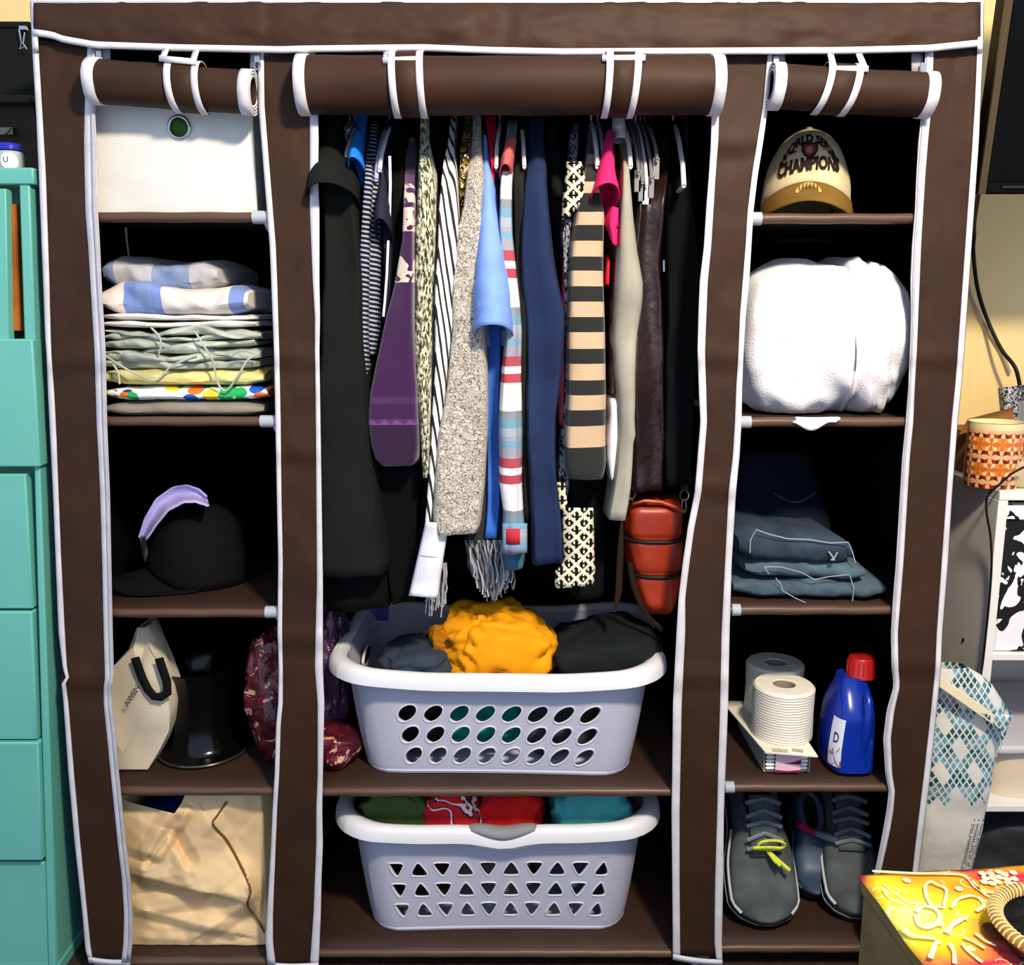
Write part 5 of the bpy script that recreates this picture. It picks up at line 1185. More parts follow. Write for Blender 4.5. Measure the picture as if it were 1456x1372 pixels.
    # bottom edge fillet
    MB().tube([P(u, .012, -.004) for u in us] + [P(us[0], .012, -.004)], .006, 8, caps=False).build('bottom_bead', BK, wall)
    # broad rolled rim
    uu = [k / 24 for k in range(96)]
    prof = [(-.002, -.004), (.002, .006), (.010, .010), (.020, .008), (.026, -.002), (.0275, -.018), (.024, -.021), (.022, -.004), (.012, .003), (.004, 0)]
    rg = []
    for u in uu + [uu[0]]:
        r = []
        for o_, dz in prof:
            p = P(u, 1, o_); dip = grip(u, o_); r.append(Vector((p.x, p.y, p.z + dz - dip)))
        rg.append(r)
    MB().loft(rg, False, False).build('rim', RIMM, t, sharp=50)
    return t, P, T
# upper basket, slightly turned, holes are leaning ovals
def oval(a, i, j):
    x, y = .50 * math.cos(a), .30 * math.sin(a); c, s = math.cos(math.radians(47)), math.sin(math.radians(47))
    return (x * c - y * s) * .98, (x * s + y * c) * .98
DKSLOT = M('slot_shadow', (8, 8, 9), .9, var=0)
zb = SHZ['C4']; cxu = X(711, 1000, .22)
ub, UP_, UT = basket('white and grey laundry basket with oval holes on the middle shelf', cxu, .232, zb, .605, .40, .205, math.radians(-1.6), 8, 3, oval, .16, .855, .07, .72,
    lambda u, o: 0, lambda x, s: .020 * max(0, abs(x) - .35) ** 1.4 * (1 if s in (1, 3) else 1) * 1.6 - .004)
for sx in (-1, 1):
    c = UT @ Vector((sx * .272, 0, .168)); m = MB()
    m.tube([c + Vector((0, .042 * math.cos(a), .014 * math.sin(a))) for a in frange(0, 6.2832, 28)], .003, 6)
    m.build('end_handle_lip', RIMM, ub)
    MB().add([c + Vector((-sx * .001, .042 * math.cos(a), .014 * math.sin(a))) for a in frange(0, 6.2832, 28)[:-1]], [tuple(range(27))]).build('end_handle_slot', DKSLOT, ub, solid=.003)
# lower basket, rounded triangles that alternate up and down
def tri(a, i, j):
    up = i % 2 == 1
    b = a if up else a + math.pi
    k = .24 / max(math.cos(((b + math.pi / 2 + math.pi / 3) % (2 * math.pi / 3)) - math.pi / 3), 1e-3)
    k = (k ** -5 + .40 ** -5) ** -.2
    return k * math.cos(a) * 1.12, k * math.sin(a) * 1.1 - (.07 if up else -.07)
zb2 = SHZ['C5']; cxl = X(709, 1250, .22)
def grip(u, o):
    d = math.exp(-((u - .515) / .07) ** 2) if u < 1 else 0
    return .012 * d
lb_, LP_, LT = basket('white and grey laundry basket with triangular holes on the bottom shelf', cxl, .235, zb2, .60, .40, .235, math.radians(.6), 10, 3, tri, .105, .905, .10, .69,
    grip, lambda x, s: .020 * max(0, abs(x) - .45) ** 1.4 * 1.5 - .004)
gp = MB(); rows = []
for u in frange(.40, .63, 16):
    e = math.sin(math.pi * (u - .40) / .23) ** .35; p = LP_(u, 1, .012); dz = -grip(u, 0)
    rows.append([p + Vector((0, -.017 * math.cos(a) * e, .005 + dz + .013 * math.sin(a) * e)) for a in frange(0, 6.2832, 13)[:-1]])
gp.loft(rows).build('grip_pad', M('grey_rubber', (128, 128, 130), .6, var=.04), lb_, label='soft grey grip pad')
sw_ = MB(); sw_.tube([LP_(u, .82 - .04 * math.sin(math.pi * (u - .42) / .2), .001) for u in frange(.42, .62, 16)], .0022, 6); sw_.tube([LP_(u, .9 - .11 * math.sin(math.pi * (u - .42) / .2), .001) for u in frange(.40, .64, 16)], .0022, 6)
sw_.build('grip_moulding', RIMM, lb_)

# laundry in the upper basket
zr = zb + .2
def heap(name, label, cat, px, py, Y, rx, ry, rz, mat, seed, group, amp=.2, freq=1.5, cre=.2, flat=-.75, p=.85):
    c = at(px, py, Y); return blob((c.x, Y, c.z), rx, ry, rz, seed, amp, freq, p, flat, 90, 56, cre, ymin=.068).single(name, label, cat, mat, group, sharp=0)
GU, GL = 'laundry in the upper basket', 'laundry in the lower basket'
MUS = fab('mustard_cotton', (232, 152, 12), bump=.2, var=.06); BKS = fab('soft_black', (24, 28, 28), var=.2)
heap('mustard_garment', 'crumpled mustard yellow garment on top of the upper laundry basket', 'garment', 712, 915, .16, .105, .1, .075, MUS, 102, GU, .26, 1.5, .34, -.9)
heap('mustard_garment', 'small bundled dark mustard sleeve at the left of the big mustard garment', 'garment', 632, 918, .17, .034, .05, .042, fab('dark_mustard', (168, 104, 14)), 105, GU, .25, 1.6, .3)
heap('black_garment', 'crumpled black garment in the right of the upper laundry basket', 'garment', 858, 926, .17, .115, .12, .06, BKS, 107, GU, .2, 1.3, .12)
heap('slate_garment', 'dark slate garment in the left of the upper laundry basket', 'garment', 597, 935, .16, .07, .1, .034, fab('slate_cotton', (50, 60, 74)), 109, GU, .25, 1.3, .2)
for (px, dx, mat_, sd, lab) in ((600, .08, BKS, 111, 'black garment low in the left of the upper laundry basket'), (690, .085, fab('jade_cotton', (8, 128, 120), bump=.2), 113, 'jade green garment seen through the holes of the upper laundry basket'), (800, .09, fab('graphite', (58, 62, 66)), 115, 'graphite grey garment low in the right of the upper laundry basket')):
    blob((X(px, 1040, .15), .19, zb + .085), dx, .1, .078, sd, .22, 1.5, .8, -.95, 64, 40, .2, ymin=.085).single('laundry_garment', lab, 'garment', mat_, GU, sharp=0)
LIL = fab('violet_cotton', (120, 92, 190))
rows = [[at(lerp(518, 552, u_) + 4 * v_ * (1 - u_), lerp(850, 882, v_) - 6 * u_ * (1 - v_) + (0 if u_ > .4 else -10 * v_), .38 - .02 * math.sin(u_ * 5) * v_) for u_ in frange(0, 1, 9)] for v_ in frange(0, 1, 9)]
MB().grid(rows).single('violet_cloth', 'small violet cloth hooked over the back rim of the upper laundry basket', 'cloth', LIL, GU, solid=.002, sharp=0)
# laundry in the lower basket
GR = fab('olive_satin', (64, 84, 40), bump=.1, rough=.6)
g = G('red_white_print', .85, .2); v = g.vor(16, g.co(), 'F1', 'Distance'); w1 = g.n('ShaderNodeTexWave', wave_type='RINGS'); w1.inputs['Scale'].default_value = 9; w1.inputs['Distortion'].default_value = 9; g.lk(g.co(), w1.inputs[0])
g.col(g.ramp(w1.outputs['Fac'], [(0, (196, 26, 38)), (.62, (232, 216, 210)), (.8, (70, 26, 50)), (.9, (206, 34, 40))])); RWP = g.m
heap('olive_garment', 'olive green satin garment in the left of the lower laundry basket', 'garment', 562, 1152, .115, .072, .075, .062, GR, 121, GL, .26, 1.5, .34)
heap('printed_garment', 'red and white printed garment in the lower laundry basket', 'garment', 645, 1155, .105, .055, .07, .058, RWP, 123, GL, .22, 1.4, .24)
heap('red_garment', 'plain red garment in the middle of the lower laundry basket', 'garment', 728, 1152, .115, .062, .075, .062, fab('plain_red', (206, 26, 26), bump=.2), 125, GL, .22, 1.4, .26)
heap('aqua_garment', 'aqua garment in the right of the lower laundry basket', 'garment', 838, 1150, .115, .075, .075, .062, fab('aqua_cotton', (70, 160, 160), bump=.2), 127, GL, .24, 1.5, .32)
for (px, mat_, sd, lab) in ((600, fab('brown_knit', (70, 44, 34)), 131, 'brown garment low in the left of the lower laundry basket'), (700, fab('stone_knit', (124, 122, 118)), 133, 'stone grey garment low in the middle of the lower laundry basket'), (815, fab('steel_blue', (74, 100, 112)), 135, 'steel blue garment low in the right of the lower laundry basket')):
    blob((X(px, 1280, .15), .21, zb2 + .085), .08, .095, .078, sd, .22, 1.5, .8, -.95, 64, 40, .2, ymin=.085).single('laundry_garment', lab, 'garment', mat_, GL, sharp=0)
# ------------------------------------------------------------------ left of the wardrobe
def qbox(xt0, xt1, yt, xb0, xb1, yb, Yf, dep):      # a board whose front face shows at these pixels
    f = [at(xb0, yb, Yf), at(xb1, yb, Yf), at(xt1, yt, Yf), at(xt0, yt, Yf)]; d = Vector((0, dep, 0))
    m = MB(); m.hexa([f[0], f[1], f[1] + d, f[0] + d, f[3], f[2], f[2] + d, f[3] + d]); return m
TEAL = G('teal_paint', .42, .4); wr = TEAL.noise(70, detail=5)
TEAL.col(TEAL.mix(TEAL.gt(wr, .74), TEAL.ramp(TEAL.noise(3, detail=3), [(.3, (94, 170, 155)), (.7, (104, 180, 164))], False), (188, 150, 84))); TEAL.bump(TEAL.noise(60), .08, .002); TEAL = TEAL.m
OAK = M('bare_wood', (160, 88, 30), .6, .2, 60, .25, 12); DKR = M('recess_shade', (22, 16, 10), .9)
YD = .0
dr = thing('dresser', 'tall teal painted dresser with drawers beside the wardrobe', 'dresser', (at(-60, 1340, 0).x, .2, 0))
e0, e1 = at(40, 262, YD), at(82, 1372, YD)
# carcass: right-hand post and side
qbox(26, 41, 240, 34, 50, 484, YD, .40).build('side_post', TEAL, dr, bev=.003)
qbox(43, 50, 482, 68, 82, 1378, YD, .40).build('side_post', TEAL, dr, bev=.003)
qbox(-170, 47, 238, -170, 48, 262, YD - .004, .41).build('top_board', TEAL, dr, bev=.003)
qbox(-170, 30, 262, -170, 66, 1378, YD + .30, .02).build('back_board', DKR, dr)  # near-black board puts the shade of the gaps into colour
qbox(-170, 8, 268, -170, 12, 486, YD - .004, .02).build('door_leaf', TEAL, dr, bev=.002)
qbox(8, 20, 290, 17, 27, 470, YD + .012, .2).build('bare_wood_partition', OAK, dr, label='bare orange-brown wood inside the opening')
qbox(-170, 46, 482, -170, 57, 664, YD - .010, .03).build('apron_panel', TEAL, dr, bev=.003)
for xt, yt, xb, yb, o in ((36, 674, 47, 866, .0), (45, 870, 53, 1052, .004), (54, 1056, 60, 1224, .010)):
    qbox(-170, xt, yt, -170, xb, yb, YD - o, .3).build('drawer', TEAL, dr, bev=.003)
qbox(-170, 66, 1226, -170, 74, 1378, YD + .003, .3).build('plinth', TEAL, dr, bev=.003)
MB().box(at(-170, 1370, 0).x, YD + .002, 0, at(84, 1370, 0).x, YD + .39, .02).build('foot_rail', TEAL, dr)
ztop = Zt(238, YD - .004)
# bottle on the dresser
bc = Vector((X(13, 225, .07), .075, ztop))
bt_ = thing('lotion_bottle', 'small clear bottle with a blue cap standing on the dresser', 'bottle', bc)
MB().lathe([(0, .0), (.019, 0), (.0205, .003), (.0205, .032), (.019, .036), (.012, .038), (0, .038)], bc, 28).build('bottle_body', M('frosted_plastic', (178, 186, 184), .3, var=.03), bt_)
MB().lathe([(.017, .038), (.0185, .039), (.0185, .047), (.017, .049), (0, .0495)], bc, 28).build('cap', M('cobalt_cap', (40, 48, 170), .35, var=0), bt_)
def bl(x, z, ex=.0006): return bc + Vector(((.0205 + ex) * math.sin(x / .0205 + .35), -(.0205 + ex) * math.cos(x / .0205 + .35), z))
MB().grid([[bl(.0135 * x, .0195 + .0125 * v * math.sqrt(max(.02, 1 - abs(x) ** 2.6))) for x in frange(-1, 1, 15)] for v in frange(-1, 1, 5)]).build('label', M('label_white', (238, 238, 236), .6, var=0), bt_)
text_mb('U', .012, lambda x, y: bl(x - .005, .0175 + y, .0012)).build('label_letter', M('label_ink', (70, 60, 66), .6, var=0), bt_)
# dark cabinet standing on the dresser, black box on it
DW = M('espresso_wood', (44, 28, 20), .5, .15, 60, .25, 10)
hc = thing('dark_cabinet', 'espresso brown wooden cabinet standing at the back of the dresser', 'cabinet', (X(0, 220, .2), .3, ztop))
x0, x1 = X(-160, 200, .2), X(50, 200, .2); zm = Zt(136, .2)
MB().box(x0, .21, ztop, x1, .38, zm - .012).build('cabinet_body', DW, hc, bev=.003)
MB().box(x0 - .004, .19, zm - .014, x1 + .004, .385, zm).build('cabinet_top', DW, hc, bev=.003)
hd = MB(); hd.tube([at(a, b, .185) for a, b in ((-4, 184), (0, 190), (6, 190), (12, 186), (14, 182))], .003, 8); p_ = at(5, 186, .2); hd.box(p_.x - .02, .2, p_.z - .006, p_.x + .016, .212, p_.z + .006); hd.build('handle', M('tarnished_metal', (120, 112, 100), .4, var=0, metal=.8), hc)
x1b = X(46, 80, .22)
bb = thing('black_fabric_box', 'black fabric box on the dark cabinet at the top left', 'box', (x1b - .15, .3, zm))
MB().box(x1b - .32, .22, zm, x1b, .37, Zt(33, .22)).build('box_body', M('black_green_fabric', (18, 20, 15), .85, .3, 300, .2, 8), bb, bev=.004)
MB().box(x1b - .32, .215, Zt(40, .22), x1b + .003, .375, Zt(31, .22)).build('box_lid', M('black_green_fabric', (18, 20, 15)), bb, bev=.003)
cl = MB(); q0 = [(27, 42), (31, 62), (28, 70), (36, 66), (38, 70), (33, 62), (35, 46)]
cl.tube([at(a, b, .205) for a, b in q0], .0013, 6); c_ = at(33, 40, .21); cl.box(c_.x - .006, .207, c_.z - .003, c_.x + .006, .215, c_.z + .003)
cl.single('binder_clip', 'silver wire binder clip on the black fabric box', 'clip', METAL)

# ------------------------------------------------------------------ right of the wardrobe
WP = M('white_laminate', (226, 222, 212), .5, var=.03)
YC, YCB = .14, .53
xl = X(1421, 705, YC); zt_ = Zt(698, YC); xr_ = xl + .42
cs = thing('cube_shelf', 'white laminate cube shelf standing right of the wardrobe', 'shelf unit', (xl + .2, .33, 0))
TK = .018
MB().box(xl, YC, 0, xl + TK, YCB, zt_ - TK).build('side_board', WP, cs, bev=.0015)
MB().box(xr_ - TK, YC, 0, xr_, YCB, zt_ - TK).build('side_board', WP, cs, bev=.0015)
MB().box(xl, YC - .001, zt_ - TK, xr_, YCB, zt_).build('top_board', WP, cs, bev=.0015)
zd1, zd2 = Zt(930, YC), Zt(1146, YC)
for z_ in (zd1, zd2, .03): MB().box(xl + TK, YC + .002, z_ - .014, xr_ - TK, YCB, z_).build('shelf_board', WP, cs, bev=.0015)
MB().box(xl + TK, YCB - .01, .03, xr_ - TK, YCB, zt_ - TK).build('back_board', WP, cs)
for px, py, yy in ((1404, 697, .17), (1386, 910, .22)):
    z_ = Zt(py, yy); MB().lathe([(0, 0), (.004, 0), (.004, .001)], (xl - .0005, yy, z_), 12, Matrix.Rotation(-math.pi / 2, 3, 'Y')).build('cam_hole', DKR, cs)
# damask storage box in the upper cell
g = G('damask_print', .7, .2); n1 = g.noise(24, g.mp(g.co(), (1, 1, .7)), 2, .9)
g.col(g.ramp(n1, [(0, (228, 226, 226)), (.5, (22, 22, 18)), (.66, (228, 226, 226)), (.69, (22, 22, 18))])); DAM = g.m
db_ = thing('damask_box', 'white storage box with black damask print in the cube shelf', 'box', (xl + .2, .3, zd1))
xa_, xb_ = xl + TK + .006, xr_ - TK - .006
MB().box(xa_, YC + .012, zd1 + .0005, xb_, YCB - .03, zt_ - TK - .035).build('box_body', DAM, db_, bev=.004)
MB().box(xa_ - .004, YC + .007, zt_ - TK - .04, xb_ + .004, YCB - .025, zt_ - TK - .012).build('box_lid', DAM, db_, bev=.004)
# translucent container in the middle cell, dark bag in the lowest cell
pb = thing('plastic_container', 'cloudy plastic container with a lid in the middle cube shelf cell', 'container', (xl + .2, .3, zd2))
PC = M('cloudy_container', (222, 206, 178), .35, var=.04)
mb = MB(); rg = []
for t in frange(0, 1, 6):
    w_ = .16 * lerp(.9, 1, t); z_ = zd2 + .0005 + .105 * t
    rg.append([Vector((xl + .205 + w_ * math.copysign(abs(math.cos(a)) ** .3, math.cos(a)), .32 + .15 * math.copysign(abs(math.sin(a)) ** .3, math.sin(a)), z_)) for a in frange(0, 6.2832, 33)[:-1]])
mb.loft(rg).build('container_body', PC, pb, sharp=50)
MB().box(xl + .035, .155, zd2 + .1, xl + .375, .485, zd2 + .118).build('container_lid', M('frosted_lid', (196, 194, 196), .4, var=.03), pb, bev=.006)
rg_ = MB(); rg_.box(xl + .06, .49, zd2 + .02, xl + .14, .505, zd2 + .26); rg_.single('grey_folder', 'pale grey folder leaning at the back of the middle cube shelf cell', 'folder', M('pale_grey_card', (190, 190, 204), .6, var=.03))
blob((xl + .2, .32, .03 + .1), .175, .16, .115, 61, .14, 1.3, .75, -.86, 70, 44, .12).single('dark_bag', 'crumpled charcoal bag in the lowest cube shelf cell', 'bag', M('charcoal_nylon', (44, 44, 48), .55, .2, 200, .15, 12), sharp=0)
# jar, cardboard flap box, pouch and picture frame on the shelf unit
g = G('retro_jar_print', .45, .4); o = g.sep(g.co('UV')); uu_ = g.math('MULTIPLY', o[0], 8.); vv_ = g.math('MULTIPLY', o[1], 5.)
fu_, fv_ = g.math('SUBTRACT', g.math('FRACT', uu_), .5), g.math('SUBTRACT', g.math('FRACT', vv_), .5)
def circ(cx_, cy_):
    a = g.math('SUBTRACT', fu_, cx_); b = g.math('SUBTRACT', fv_, cy_)
    return g.lt(g.math('ADD', g.math('MULTIPLY', a, a), g.math('MULTIPLY', b, b)), .5)
pet = g.math('ADD', g.math('ADD', circ(.5, .5), circ(-.5, -.5)), g.math('ADD', circ(.5, -.5), circ(-.5, .5)))
petal = g.gt(pet, 1.5)
par = g.math('MODULO', g.math('ADD', g.math('FLOOR', uu_), g.math('FLOOR', vv_)), 2.)
row = g.math('MODULO', g.math('FLOOR', vv_), 2.)
c1 = g.mix(par, (150, 36, 14), (86, 22, 10)); c2 = g.mix(row, (232, 176, 120), (206, 104, 34))
inn = g.mix(g.math('MULTIPLY', row, par), g.mix(row, c1, (226, 140, 40)), (240, 206, 140))
body = g.mix(petal, inn, c2)
topb = g.gt(o[1], .92); g.col(g.mix(topb, body, (226, 200, 150)))
yj = .20; jc = Vector((X(1409, 680, yj), yj, zt_)); jr = (X(1445, 660, yj) - X(1373, 660, yj)) / 2; jh = Zt(607, yj - jr) - zt_ + .004
jar = thing('patterned_jar', 'round jar with a brown and orange petal pattern on the cube shelf', 'jar', jc)
P, UVs = [], []
for r_, z_, vv in ((jr * .97, 0, 0), (jr, .003, .02), (jr, jh - .006, .97), (jr * .985, jh, 1.0)):
    P.append([jc + Vector((r_ * math.cos(a), r_ * math.sin(a), z_)) for a in frange(0, 6.2832, 49)]); UVs.append([(k / 48 * 2, vv) for k in range(49)])
MB().grid(P, UVs).build('jar_body', g.m, jar)
MB().lathe([(0, jh - .008), (jr * .93, jh - .008), (jr * .95, jh), (jr * .99, jh + .001)], jc, 40).build('jar_rim', M('cream_glaze', (232, 206, 156), .5, var=.04), jar)
CB_ = M('brown_cardboard', (148, 96, 44), .8, .2, 120, .12, 14)
cbx = thing('cardboard_box', 'open brown cardboard box behind the patterned jar', 'box', (X(1420, 640, .36), .37, zt_))
xa_, xb_ = X(1372, 640, .34), X(1372, 640, .34) + .2
MB().box(xa_, .33, zt_, xb_, .46, Zt(614, .33)).build('box_body', CB_, cbx, bev=.001)
fl = [at(1364, 618, .30), at(1376, 597, .34), at(1441, 580, .36), at(1441, 594, .32)]
MB().add(fl, [(0, 1, 2, 3)]).build('box_flap', CB_, cbx, solid=.004)
po = MB(); slab(po, X(1424, 668, .17), X(1424, 668, .17) + .11, zt_ + .0005, Zt(655, .16), .155, .215, 81, .004)
po.single('tan_pouch', 'crumpled tan pouch right of the patterned jar', 'pouch', M('tan_canvas', (190, 168, 128), .85, .3, 200, .1, 14))
fr_ = thing('picture_frame', 'black and white scrollwork picture frame at the right edge', 'frame', (X(1452, 600, .42), .43, zt_))
T_ = Matrix.Translation((X(1436, 615, .42), .42, zt_)) @ Matrix.Rotation(math.radians(-9), 4, 'X') @ Matrix.Rotation(math.radians(-6), 4, 'Y')
fh = .17; fw = .24; bz = .03
g = G('scroll_print', .5, .3); n1 = g.noise(60, g.co(), 2, 3); g.col(g.ramp(n1, [(0, (30, 28, 26)), (.5, (196, 194, 192)), (.58, (30, 28, 26))])); SCR = g.m
m = MB()
for b in ((0, 0, bz, fh), (fw - bz, 0, fw, fh), (bz, 0, fw - bz, bz), (bz, fh - bz, fw - bz, fh)): m.box(b[0], -.012, b[1], b[2], .008, b[3])
m.box(.1, .008, .0, .13, .045, .09)
m.xf(T_).build('moulding', SCR, fr_, bev=.002)
MB().box(bz, -.004, bz, fw - bz, .0, fh - bz).xf(T_).build('glass', M('mirror_grey', (120, 118, 112), .2, var=.1, spec=.6), fr_)
# television high on the wall
BKP = M('tv_black', (6, 6, 5), .5, var=0, spec=.08); BKS_ = M('tv_screen', (4, 4, 3), .35, var=0, spec=.08)
xt = X(1390, 275, .16); zb_ = Zt(276, .16); tl = math.radians(6.5)
tv = thing('television', 'black flat television mounted high at the right edge', 'television', (xt + .4, .2, zb_))
T_ = Matrix.Translation((xt, .16, zb_)) @ Matrix.Rotation(tl, 4, 'X')
MB().box(0, 0, 0, .85, .035, .5).xf(T_).build('housing', BKP, tv, bev=.004)
MB().box(.014, -.003, .022, .836, .001, .486).xf(T_).build('screen', BKS_, tv)
MB().box(.0, -.004, .0, .012, .002, .5).xf(T_).build('side_bezel', M('bezel_bronze', (70, 58, 40), .35, var=0), tv)
MB().box(.04, -.005, .010, .3, .0, .014).xf(T_).build('bezel_strip', M('bezel_line', (40, 40, 38), .3, var=0), tv)
MB().box(.32, .03, .12, .52, .07, .36).xf(T_).build('bracket_plate', BKP, tv)
MB().tube([Vector((xt + .42, .22, zb_ + .24)), Vector((xt + .5, .38, zb_ + .24)), Vector((xt + .42, .56, zb_ + .24))], .018, 10).build('bracket_arm', BKP, tv)
# cables
def cab(label, pts, r, mat): MB().tube([at(*p) for p in smooth_pts(pts)], r, 8).single('power_cable', label, 'cable', mat)
CBK = M('cable_black', (12, 12, 11), .5, var=0); CTN = M('cable_beige', (176, 160, 128), .6, var=0)
cab('thick black cable dropping from the television along the wall', [(1394, 262, .3), (1386, 310, .46), (1385, 335, .53), (1384, 360, .535), (1390, 410, .535), (1404, 455, .53), (1424, 497, .5), (1444, 524, .47), (1452, 560, .46)], .0042, CBK)
cab('beige cable curving down the wall behind the black cable', [(1374, 395, .55), (1382, 425, .55), (1396, 455, .55), (1412, 480, .55), (1424, 500, .55), (1436, 530, .55)], .004, CTN)
cab('thin dark cord hanging down the side of the cube shelf', [(1456, 664, .13), (1438, 674, .13), (1420, 690, .125), (1404, 706, .13), (1403, 730, .132), (1408, 760, .132), (1410, 800, .131), (1407, 850, .131), (1402, 900, .131), (1397, 945, .13), (1390, 985, .115)], .0022, CBK)

# poly mailer bag between wardrobe and cube shelf
g = G('diamond_mailer', .38, .3); u = g.sep(g.co('UV')); a_ = g.math('MULTIPLY', u[0], 1 / .0125); b_ = g.math('MULTIPLY', u[1], 1 / .019)
s1, s2 = g.math('ADD', g.math('ADD', a_, b_), 100.), g.math('ADD', g.math('SUBTRACT', a_, b_), 100.)
chk = g.math('MULTIPLY', g.lt(g.math('FRACT', s1), .74), g.lt(g.math('FRACT', s2), .74))
big = g.gt(g.math('ADD', g.lt(g.math('MODULO', s1, 5.), 3.), g.lt(g.math('MODULO', s2, 5.), 2.)), .5)
zig = g.math('MULTIPLY', g.math('PINGPONG', u[0], .013), 1.6)
mask = g.gt(g.math('SUBTRACT', u[1], zig), Zt(1146, .045))
sel = g.math('MULTIPLY', g.math('MULTIPLY', chk, mask), big)
g.col(g.mix(sel, (206, 202, 190), g.ramp(g.noise(40), [(.4, (16, 78, 82)), (.62, (110, 160, 176))], False))); g.bump(g.noise(14, detail=3), .5, .01); MAIL = g.m
ym = .045
ml = thing('mailer_bag', 'pale poly mailer bag with teal diamond print beside the wardrobe', 'bag', (X(1380, 1240, ym) + .0, ym + .03, 0))
rows = [(955, 1328, 1384), (975, 1326, 1418), (1012, 1322, 1441), (1060, 1318, 1432), (1100, 1316, 1420), (1150, 1310, 1412), (1230, 1296, 1392), (1330, 1280, 1372)]
rg, uv = [], []; n = 34
zhi, zlo = Zt(955, ym), .001
for i in range(n):
    t = i / (n - 1); z_ = lerp(zhi, zlo, t)
    # row in the photograph for this height on the front of the bag
    el = math.atan((z_ - CAM.z) / (ym - CAM.y)); py = CY - F * math.tan(el + TH)
    a, b = interp(rows, min(py, 1330)); xa, xb = X(a, py, ym), X(b, py, ym); r, ru = [], []
    xa = max(xa, X(interp(E8, min(py, 1364))[1], py, 0) + .016)
    th_ = .028 * math.sin(math.pi * clamp(t * .9 + .12)) + .006
    for j in range(40):
        an = 2 * math.pi * j / 40; ca, sa = math.cos(an), math.sin(an)
        x = (xa + xb) / 2 + (xb - xa) / 2 * math.copysign(abs(ca) ** .45, ca); y = ym + .03 + th_ * math.copysign(abs(sa) ** .8, sa)
        y += .012 * (ridge(x * 9, z_ * 9, 1, 91, 2) - .5) * (1 if sa < 0 else .2)
        if sa > 0.2 and i < 4: pass
        r.append(Vector((x, y, z_))); ru.append((x, z_))
    rg.append(r); uv.append(ru)
MB().loft(rg, False, True, uv, flip=True).build('bag_body', MAIL, ml, sharp=35)
rows = [[at(lerp(1338, 1440, u_) if v_ == 0 else lerp(1338, 1436, u_), lerp(950, 1012, u_) + 10 * v_, ym + .05 - .03 * v_) for u_ in frange(0, 1, 10)] for v_ in (0, .5, 1)]
MB().grid(rows).build('torn_flap', MAIL, ml, solid=.001)
m = MB(); rp_ = random.Random(8)
for k in range(3):
    for q in range(22):
        a0, b0 = 1378 - q * .78 + k * 6, 1165 + q * 3.4
        if rp_.random() < .85: m.tube([at(a0 + 8, b0, ym - .014), at(a0 + 7.4, b0 + 2.2, ym - .014)], .0012, 4)
m.build('small_print', M('taupe_ink', (96, 88, 78), .6, var=0), ml)
fl_ = [[at(lerp(1388, 1441, u_), lerp(1008, 1018, u_) + v_ * lerp(2, 4, u_), .022) if v_ == 0 else at(lerp(lerp(1392, 1408, u_), 1441 - 22 * v_, u_) + 30 * v_ * (1 - u_), 1012 + 62 * v_ * (.4 + .6 * u_), .020) for u_ in frange(0, 1, 6)] for v_ in frange(0, 1, 8)]
MB().grid(fl_).build('folded_corner', MAIL, ml, solid=.0015, sharp=0)
ap, bp = at(1337, 962, ym - .022), at(1414, 1016, ym - .026)
dv = (bp - ap)
pl = MB(); pl.hexa([ap + Vector((0, 0, -.02)), bp + Vector((0, 0, -.02)), bp + Vector((0, .015, -.02)), ap + Vector((0, .015, -.02)), ap, bp, bp + Vector((0, .015, 0)), ap + Vector((0, .015, 0))])
pl.single('wooden_strip', 'cream painted wooden strip poking out of the mailer bag', 'strip', M('cream_paint', (224, 210, 176), .6, var=.06), bev=.001)

# box with the bright cover in the foreground
zc = .42
A, B, D_ = onz(1228, 1242, zc), onz(1470, 1227, zc), onz(1327, 1374, zc)
ex = (B - A).normalized(); ey = (D_ - A).normalized(); A2 = A; Wd, Dp = .5, .55
ft = thing('storage_ottoman', 'khaki storage ottoman under a bright batik cloth in the foreground', 'ottoman', (A + ex * Wd / 2 + ey * Dp / 2) * 1.0 - Vector((0, 0, zc)))
KH = M('khaki_linen', (136, 114, 72), .85, .4, 260, .1, 14)
pts = [A, A + ex * Wd, A + ex * Wd + ey * Dp, A + ey * Dp]
dn = lambda p, z_: Vector((p.x, p.y, z_))
MB().hexa([dn(p, 0.0) for p in (pts[3], pts[2], pts[1], pts[0])] + [dn(p, zc - .03) for p in (pts[3], pts[2], pts[1], pts[0])]).build('body', KH, ft, bev=.006)
o_ = [A - ex * .004 - ey * .004, A + ex * (Wd + .004) - ey * .004, A + ex * (Wd + .004) + ey * (Dp + .004), A - ex * .004 + ey * (Dp + .004)]
MB().hexa([dn(p, zc - .034) for p in (o_[3], o_[2], o_[1], o_[0])] + [dn(p, zc - .006) for p in (o_[3], o_[2], o_[1], o_[0])]).build('lid', KH, ft, bev=.008)
fc = onz(1305, 1302, zc) - ft.location - Vector((0, 0, zc - .005))
g = G('batik_cloth', .8, .15); n1 = g.noise(9, g.co(), 2, .8)
cc = g.ramp(n1, [(.3, (244, 190, 30)), (.46, (238, 150, 40)), (.54, (212, 96, 60)), (.60, (200, 40, 80)), (.66, (232, 130, 40)), (.8, (246, 206, 50))], False)
vd = g.n('ShaderNodeVectorMath', operation='DISTANCE'); g.lk(g.co(), vd.inputs[0]); vd.inputs[1].default_value = fc
dd = g.math('ADD', vd.outputs['Value'], g.math('MULTIPLY', g.math('SUBTRACT', n1, .5), .09))
